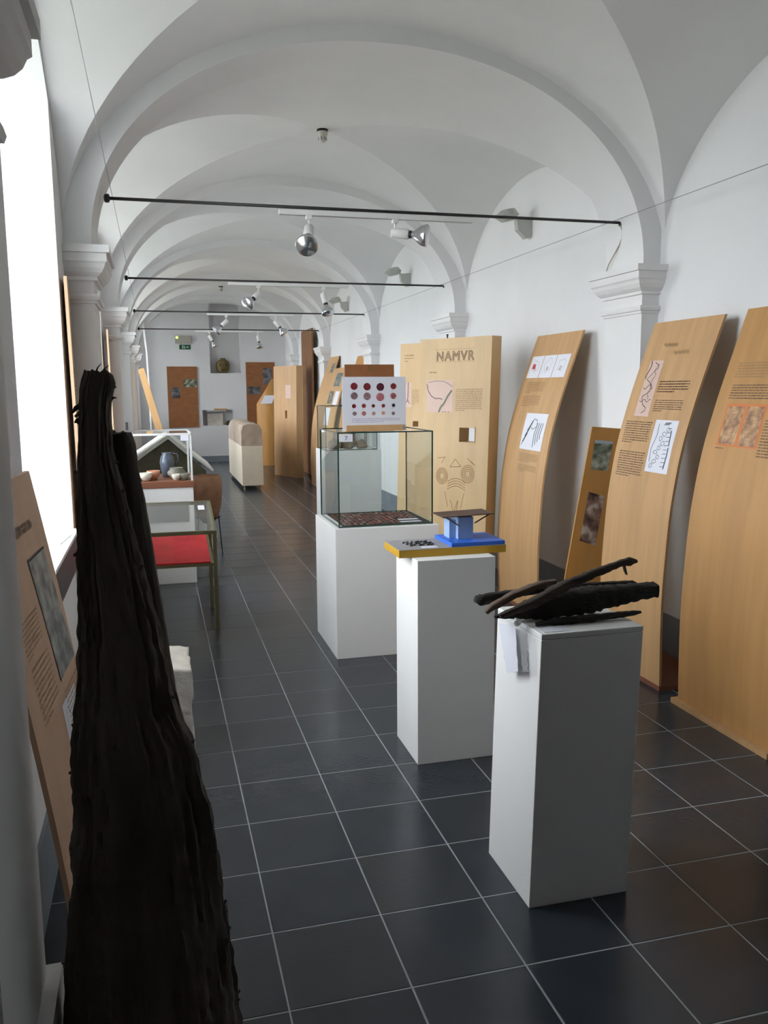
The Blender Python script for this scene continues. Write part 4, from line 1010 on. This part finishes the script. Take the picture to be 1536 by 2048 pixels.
# tile grave reconstruction behind the vitrine
tg = thing('tile_gable', 'gable of white slabs over a olive-grey end piece, behind the pottery vitrine', 'reconstruction', (-0.12, 6.6, 0))
M_OLIVE = mat('olive_stone', lin(104, 100, 82), 0.9, var=0.2, scale=10)
A1, B1, C1 = (-0.156, 1.150), (-0.60, 0.84), (0.262, 0.80)
def prism(poly, y0, y1, name, m, par):
    n = len(poly); V = [(x, y0, z) for x, z in poly]+[(x, y1, z) for x, z in poly]
    return mk(name, V, [tuple(range(n))[::-1], tuple(range(n, 2*n))]+[(i, (i+1) % n, n+(i+1) % n, n+i) for i in range(n)], m, par)
prism([(-0.62, 0.78), (-0.156, 1.112), (0.20, 0.79), (0.20, 0.74)], 6.62, 6.66, 'end_piece', M_OLIVE, tg)  # olive-grey sheet stands for the dark interior of the gable
prism([(-0.62, 0.80), (-0.62, 0.84), (-0.156, 1.155), (-0.152, 1.115)], 6.56, 7.6, 'roof_slab', mat('chalk_slab', lin(228, 226, 218), 0.8), tg)
prism([(-0.155, 1.155), (0.272, 0.800), (0.262, 0.785), (-0.15, 1.125)], 6.56, 7.6, 'roof_slab', mat('chalk_slab', lin(228, 226, 218), 0.8), tg)
prism([(-0.60, 0), (-0.60, 0.74), (0.06, 0.74), (0.06, 0)], 6.62, 7.25, 'plinth', M_OLIVE, tg)
# big terracotta storage jar
M_JAR = mat('brown_terracotta', lin(146, 106, 78), 0.75, var=0.2, scale=8)
jr = thing('storage_jar', 'large brown terracotta storage jar on iron feet, right of the pottery vitrine', 'jar', (0.19, 6.35, 0))
G().lathe((0.19, 6.35, 0.30), [(0.0, 0.0), (0.05, 0.005), (0.10, 0.07), (0.13, 0.18), (0.145, 0.32), (0.14, 0.42), (0.125, 0.47), (0.115, 0.47), (0.125, 0.40), (0.13, 0.30), (0.0, 0.05)], n=32, close=False).out('body', M_JAR, jr, smooth=True)
g = G().lathe((0.19, 6.35, 0.355), [(0.105, 0), (0.118, 0), (0.118, 0.012), (0.105, 0.012)], n=24, close=False)
for q in range(3):
    a = 2*math.pi*q/3+0.4; g.tube([(0.19+0.112*math.cos(a), 6.35+0.112*math.sin(a), 0.365), (0.19+0.14*math.cos(a), 6.35+0.14*math.sin(a), 0.0)], 0.006, 6)
g.out('iron_stand', M_BLACK, jr)

# ---------------- stone sarcophagus on its cabinet
sb = thing('stone_plinth', 'cream cabinet on short legs carrying a rounded stone block, middle of the hall', 'pedestal', (1.2, 12.3, 0))
G().bbox(1.025, 1.36, 11.5, 13.9, 0.075, 0.70, 0.005).out('cabinet', mat('cream_paint', lin(226, 216, 196), 0.6, var=0.03), sb)
for (x, y) in ((1.07, 11.6), (1.31, 11.6), (1.07, 13.8), (1.31, 13.8)): G().lathe((x, y, 0), [(0.012, 0), (0.02, 0.075)], n=10).out('leg', M_PLY, sb)
pf_ = [(1.03, 0.702), (1.03, 0.93), (1.06, 1.02), (1.12, 1.05), (1.27, 1.05), (1.33, 1.02), (1.35, 0.95), (1.355, 0.702)]
bm = bmesh.new(); n = len(pf_); rings = []
for i in range(41):
    y = 11.52+2.36*i/40; rings.append([bm.verts.new((x+mnoise.noise(Vector((x*8, y*4, z*8)))*0.012, y, z+(mnoise.noise(Vector((x*9, y*5, z*4+3)))*0.015 if z > 0.71 else 0))) for x, z in pf_])
for i in range(40):
    for k in range(n): bm.faces.new((rings[i][k], rings[i][(k+1) % n], rings[i+1][(k+1) % n], rings[i+1][k]))
bm.faces.new(rings[0]); bm.faces.new(rings[-1][::-1])
bm.verts.ensure_lookup_table(); g = G().bm(bm); o = g.out('stone_block', mat('weathered_stone', lin(176, 160, 144), 0.9, var=0.12, scale=6, bump=0.5)); smooth_angle(o, 45)
tag(o, 'long weathered stone block with rounded edges lying on the cream cabinet', 'stone')

# ---------------- end wall fittings
hd_ = thing('head_jar', 'round olive-brown face jar standing in the arched niche', 'jar', (1.235, YE+0.13, NZ0))
M_MASK = mat('olive_clay', lin(112, 96, 58), 0.8, var=0.25, scale=14)
hb = G().lathe((1.235, YE+0.13, NZ0), [(0.0, 0), (0.07, 0), (0.13, 0.06), (0.155, 0.15), (0.14, 0.24), (0.09, 0.29), (0.06, 0.30), (0.06, 0.33), (0.0, 0.33)], n=28, close=False).out('body', M_MASK, hd_, smooth=True)
for x in (-0.055, 0.055): G().lathe((1.235+x, YE+0.13-0.125, NZ0+0.175), [(0.028, 0), (0.03, 0.012)], axis=(0, -1, 0), n=12).out('eye', M_BLACK, hb)
G().tube([(1.235, YE-0.0, NZ0+0.17), (1.235, YE-0.03, NZ0+0.12)], 0.012, 8).out('nose', M_MASK, hb)
G().tube([(1.19, YE-0.01, NZ0+0.08), (1.28, YE-0.01, NZ0+0.08)], 0.008, 8).out('mouth', M_BLACK, hb)
bx = thing('niche_vitrine', 'small glass box with pale slab in the low square niche of the end wall', 'display case', (1.1, YE+0.1, SZ0))
G().box(0.86, 1.20, YE+0.16, YE+0.22, SZ0, SZ0+0.26).out('pale_slab', M_LIME, bx); G().box(0.84, 1.26, YE+0.02, YE+0.24, SZ1-0.03, SZ1-0.005).out('shelf_top', M_WHITE, bx)
rock('olive_stone', (1.33, YE+0.10, SZ0+0.06), (0.08, 0.08, 0.06), mat('dark_moss', lin(70, 68, 40), 0.9), 5, 'dark mossy stone in the low square niche', 'stone')
o = G().box(1.0, 1.28, YE-0.06, YE-0.002, SZ1+0.005, SZ1+0.035).out('narrow_shelf', M_PLY); tag(o, 'narrow pale wooden shelf just above the square niche', 'shelf')
el = thing('emergency_lamp', 'pale emergency light box with green diode above the exit sign', 'lamp', (0.4, YE-0.03, 2.58))
elh = G().bbox(0.225, 0.57, YE-0.065, YE-0.001, 2.575, 2.735, 0.006).out('housing', mat('cream_plastic', lin(176, 172, 160), 0.5), el)
em = bpy.data.materials.new('green_diode'); em.use_nodes = True; em.node_tree.nodes['Principled BSDF'].inputs['Emission Color'].default_value = (0.35, 1, 0.05, 1); em.node_tree.nodes['Principled BSDF'].inputs['Emission Strength'].default_value = 3
G().lathe((0.265, YE-0.066, 2.70), [(0.028, 0), (0.02, 0.012), (0, 0.016)], axis=(0, -1, 0), n=10).out('diode', em, elh)
ex = thing('exit_sign', 'small green exit sign with white running figure on the end wall', 'sign', (0.43, YE-0.01, 2.45))
G().box(0.31, 0.55, YE-0.012, YE-0.001, 2.45, 2.55).out('plate', mat('exit_green', lin(18, 92, 62), 0.5), ex)
g = G(); fe = lambda a, z, off=0.001: (a, YE-0.013-off, z)
quad_geo(g, fe, rect(0.37, 0.385, 2.465, 2.535), n=1); strip_geo(g, fe, [(0.40, 2.53), (0.415, 2.50), (0.405, 2.47)], 0.012); strip_geo(g, fe, [(0.40, 2.515), (0.43, 2.51)], 0.009); strip_geo(g, fe, [(0.415, 2.49), (0.435, 2.47)], 0.01)
strip_geo(g, fe, [(0.45, 2.50), (0.49, 2.50)], 0.012); g.add([fe(0.485, 2.52), fe(0.505, 2.50), fe(0.485, 2.48)], [(0, 1, 2)])
flat('pictogram', g, M_WHITE, ex)
sd = thing('small_black_clamp', 'small black bracket on the left window edge beyond the trunk', 'bracket', (-0.57, 8.3, 0.9))
G().box(-0.66, -0.57, 8.3, 8.36, 0.90, 1.22).out('bracket_body', M_BLACK, sd); G().box(-0.66, -0.585, 8.3, 8.36, 0.86, 0.90).out('clip', M_GREYM, sd)
g = G().tube([(-0.42, 15.3, 3.0), (-0.36, 15.3, 2.3), (-0.345, 15.3, 1.6), (-0.34, 15.3, 0.02)], 0.022, 8); o = g.out('downpipe', M_TRIM, smooth=True); tag(o, 'thin white pipe running down beside the last left pilaster', 'pipe')

# ---------------- iron tie rods, lighting tracks, spotlights
RODS = [(BANDS[k][0]+BANDS[k][1])/2 for k in (2, 3, 4, 5)]
names = ['nearest', 'second', 'third', 'fourth']
for i, y in enumerate(RODS):
    t = thing('tie_rod', '%s black iron tie rod across the hall, counting from the camera' % names[i], 'rod', (1.0, y, 2.555), 'iron tie rods under the arches')
    G().tube([(FL+0.085, y, 2.555), (FR-0.035, y, 2.555)], 0.0085, 8).out('bar', M_BLACK, t, smooth=True)
    G().tube([(FL+0.07, y+0.016, 2.556), (FR-0.06, y+0.016, 2.556)], 0.006, 6).out('conduit', M_WHMET, t, smooth=True)
    for sx, x in ((1, FL+0.075), (-1, FR-0.028)): G().lathe((x-0.015, y, 2.555), [(0.012, 0), (0.022, 0.006), (0.022, 0.024), (0.012, 0.03)], axis=(1, 0, 0), n=12).out('anchor', M_BLACK, t)
    k = thing('lighting_track', 'white lighting track under the %s tie rod' % names[i], 'track', (0.97, y, 2.515), 'white lighting tracks')
    G().bbox(0.42, 1.525, y-0.016, y+0.016, 2.514, 2.541, 0.003).out('track_body', M_WHMET, k)
    G().box(0.425, 1.52, y-0.004, y+0.004, 2.5125, 2.5145).out('slot', M_GREYM, k)
def spot(label, x, y, d, side=0.0):
    """d: aim direction"""
    t = thing('spotlight', label, 'lamp', (x, y, 2.516), 'reflector spotlights on the tracks')
    d = Vector(d).normalized(); z0 = 2.516; p = Vector((x, y, z0-0.075))
    G().bbox(x-0.016, x+0.016, y-0.018, y+0.018, z0-0.022, z0, 0.003).out('adapter', M_WHMET, t)
    G().tube([(x, y, z0-0.02), (x, y, z0-0.075)], 0.006, 8).out('stem', M_WHMET, t)
    a = p-d*0.02
    sk = G().lathe(a, [(0.0, -0.002), (0.024, 0.0), (0.028, 0.006), (0.028, 0.095), (0.024, 0.10), (0, 0.10)], axis=d, n=20, close=False).out('socket', M_WHMET, t, smooth=True)
    G().lathe(a+d*0.10, [(0.021, 0), (0.021, 0.014), (0.017, 0.014)], axis=d, n=16).out('collar', M_BLACK, sk)
    b = G().lathe(a+d*0.112, [(0.017, 0), (0.020, 0.012), (0.034, 0.03), (0.052, 0.055), (0.060, 0.078), (0.061, 0.088), (0.056, 0.094), (0.0, 0.100)], axis=d, n=28, close=False).out('reflector_bulb', M_SILV, t, smooth=True)
    return t
DIR = {0: ((-0.22, -0.80, -0.62), (0.87, -0.46, -0.12)), 1: ((-0.65, -0.55, -0.55), (0.15, -0.35, -0.9)), 2: ((-0.75, -0.1, -0.7), (0.65, -0.2, -0.85)), 3: ((0.5, -0.2, -0.8), (0.1, -0.3, -0.9))}
XS = {0: (0.583, 1.068), 1: (0.691, 1.29), 2: (0.66, 1.288), 3: (0.653, 1.441)}
for i, y in enumerate(RODS):
    for q in (0, 1): spot('%s silver reflector spotlight on the %s track' % (('left', 'right')[q], names[i]), XS[i][q], y, DIR[i][q])
# picture wires along both walls
o = G().tube([(FR-0.05, -3.4, 2.58), (FR-0.05, RODS[0]+0.02, 2.575), (FR-0.05, 15.3, 2.56)], 0.0022, 5).out('picture_wire', M_GREYM); tag(o, 'thin wire strung along the right wall just above the capitals', 'wire')
o = G().tube([(FL+0.10, -3.4, 2.58), (FL+0.10, RODS[0], 2.575), (FL+0.10, 15.3, 2.56)], 0.0018, 5).out('picture_wire', M_GREYM); tag(o, 'thin wire strung along the left side above the capitals', 'wire')
y = RODS[0]
o = G().tube([(FR-0.04, y-0.01, 2.54), (FR-0.025, y-0.005, 2.51), (FR-0.015, y+0.01, 2.47), (FR-0.015, y+0.045, 2.43), (FR-0.018, y+0.10, 2.38), (FR-0.02, y+0.15, 2.335), (FR-0.02, y+0.18, 2.29)], 0.004, 6).out('loose_cable', mat('beige_cable', lin(170, 160, 140), 0.6), smooth=True); tag(o, 'loose beige cable dangling from the right end of the nearest tie rod', 'cable')

# smoke detectors at the crowns
for k_, lab in ((2, 'white smoke detector hanging at the groin crossing nearest the camera'), (5, 'smoke detector at the far vault crossing')):
    yc_ = (BANDS[k_][1]+BANDS[k_+1][0])/2
    t = thing('smoke_detector', lab, 'detector', (XC, yc_, SPR+A_V))
    zt_ = SPR+A_V+0.005
    G().lathe((XC, yc_, zt_), [(0.040, 0), (0.040, -0.018), (0.034, -0.020)], n=24).out('base', M_BLACK, t, smooth=False)
    g_ = G().lathe((XC, yc_, zt_-0.020), [(0.036, 0), (0.038, -0.012), (0.034, -0.03), (0.028, -0.034), (0.026, -0.062), (0.024, -0.070), (0.010, -0.076), (0.0, -0.078)], n=24, close=False); hs = g_.out('housing', mat('cream_plastic2', lin(214, 210, 200), 0.5), t, smooth=True)
    for q in range(6):
        a = 2*math.pi*q/6; G().box(XC+0.027*math.cos(a)-0.004, XC+0.027*math.cos(a)+0.004, yc_+0.027*math.sin(a)-0.004, yc_+0.027*math.sin(a)+0.004, zt_-0.08, zt_-0.058).out('vent_slot', M_GREYM, hs)

# wall uplighters
ul = [(4.33, 2.90), (7.56, 2.90), (10.78, 2.90)]
labs = ['grey two-part wall floodlight nearest the camera on the right wall', 'second grey wall floodlight on the right wall', 'third grey wall floodlight, faint on the right wall']
M_UL = mat('grey_lamp_shell', lin(188, 190, 184), 0.5)
def uplight(lab, y, z):
    t = thing('wall_floodlight', lab, 'lamp', (XR, y, z), 'floodlights on the right wall')
    g = G(); n = 14; ring = []
    for k in range(n):
        t_ = 2*math.pi*k/n; ring.append((math.cos(t_), math.sin(t_)))
    V = [(XR-0.205+0.095*c*(1.0 if c > 0 else 1.1), y-0.02+0.09*s_, z-0.012+0.012*c) for c, s_ in ring]+[(XR-0.20+0.055*c, y-0.02+0.05*s_, z+0.035+0.01*c) for c, s_ in ring]+[(XR-0.20+0.05*c, y-0.02+0.045*s_, z-0.05+0.01*c) for c, s_ in ring]
    mk('shade', V, [tuple(n+k for k in range(n)), tuple(2*n+k for k in range(n))]+[(k, (k+1) % n, n+(k+1) % n, n+k) for k in range(n)]+[(k, (k+1) % n, 2*n+(k+1) % n, 2*n+k) for k in range(n)], M_UL, t)
    V = [(XR-0.125, y-0.03, z-0.03), (XR-0.001, y-0.03, z-0.02), (XR-0.001, y+0.03, z-0.02), (XR-0.125, y+0.03, z-0.03), (XR-0.115, y-0.03, z-0.11), (XR-0.045, y-0.03, z-0.175), (XR-0.001, y-0.03, z-0.155), (XR-0.001, y+0.03, z-0.155), (XR-0.045, y+0.03, z-0.175), (XR-0.115, y+0.03, z-0.11)]
    mk('ballast_box', V, [(0, 1, 6, 5, 4), (3, 9, 8, 7, 2), (0, 3, 2, 1), (0, 4, 9, 3), (4, 5, 8, 9), (5, 6, 7, 8), (1, 2, 7, 6)], M_UL, t)
    G().tube([(XR-0.11, y, z-0.04), (XR-0.13, y, z-0.005)], 0.012, 8).out('bracket', M_UL, t)
for (y, z), lab in zip(ul, labs): uplight(lab, y, z)
# sill board with papers in the first window
sl = thing('window_shelf', 'pale shelf board with dark lower edge inside the first left window', 'shelf', (-0.66, 1.7, 0.9405))
G().box(-0.86, -0.632, 1.18, 2.14, 0.941, 0.956).out('top_board', M_WHITE, sl)
G().box(-0.659, -0.634, 1.18, 2.14, 0.80, 0.9405).out('dark_apron', mat('dark_purple_brown', lin(56, 46, 52), 0.4), sl)
for q, (y, a) in enumerate(((1.35, 0.2), (1.72, -0.1))):
    o = G().obox((-0.80, y, 0.9562), (math.cos(a), math.sin(a), 0), (-math.sin(a), math.cos(a), 0), (0, 0, 1), 0.13, 0.24, 0.003).out('leaflet', mat('pale_green_paper', lin(206, 232, 222), 0.6)); tag(o, 'pale green leaflet on the window shelf, the %s one' % ('nearer', 'further')[q], 'paper', 'leaflets on the window shelf')
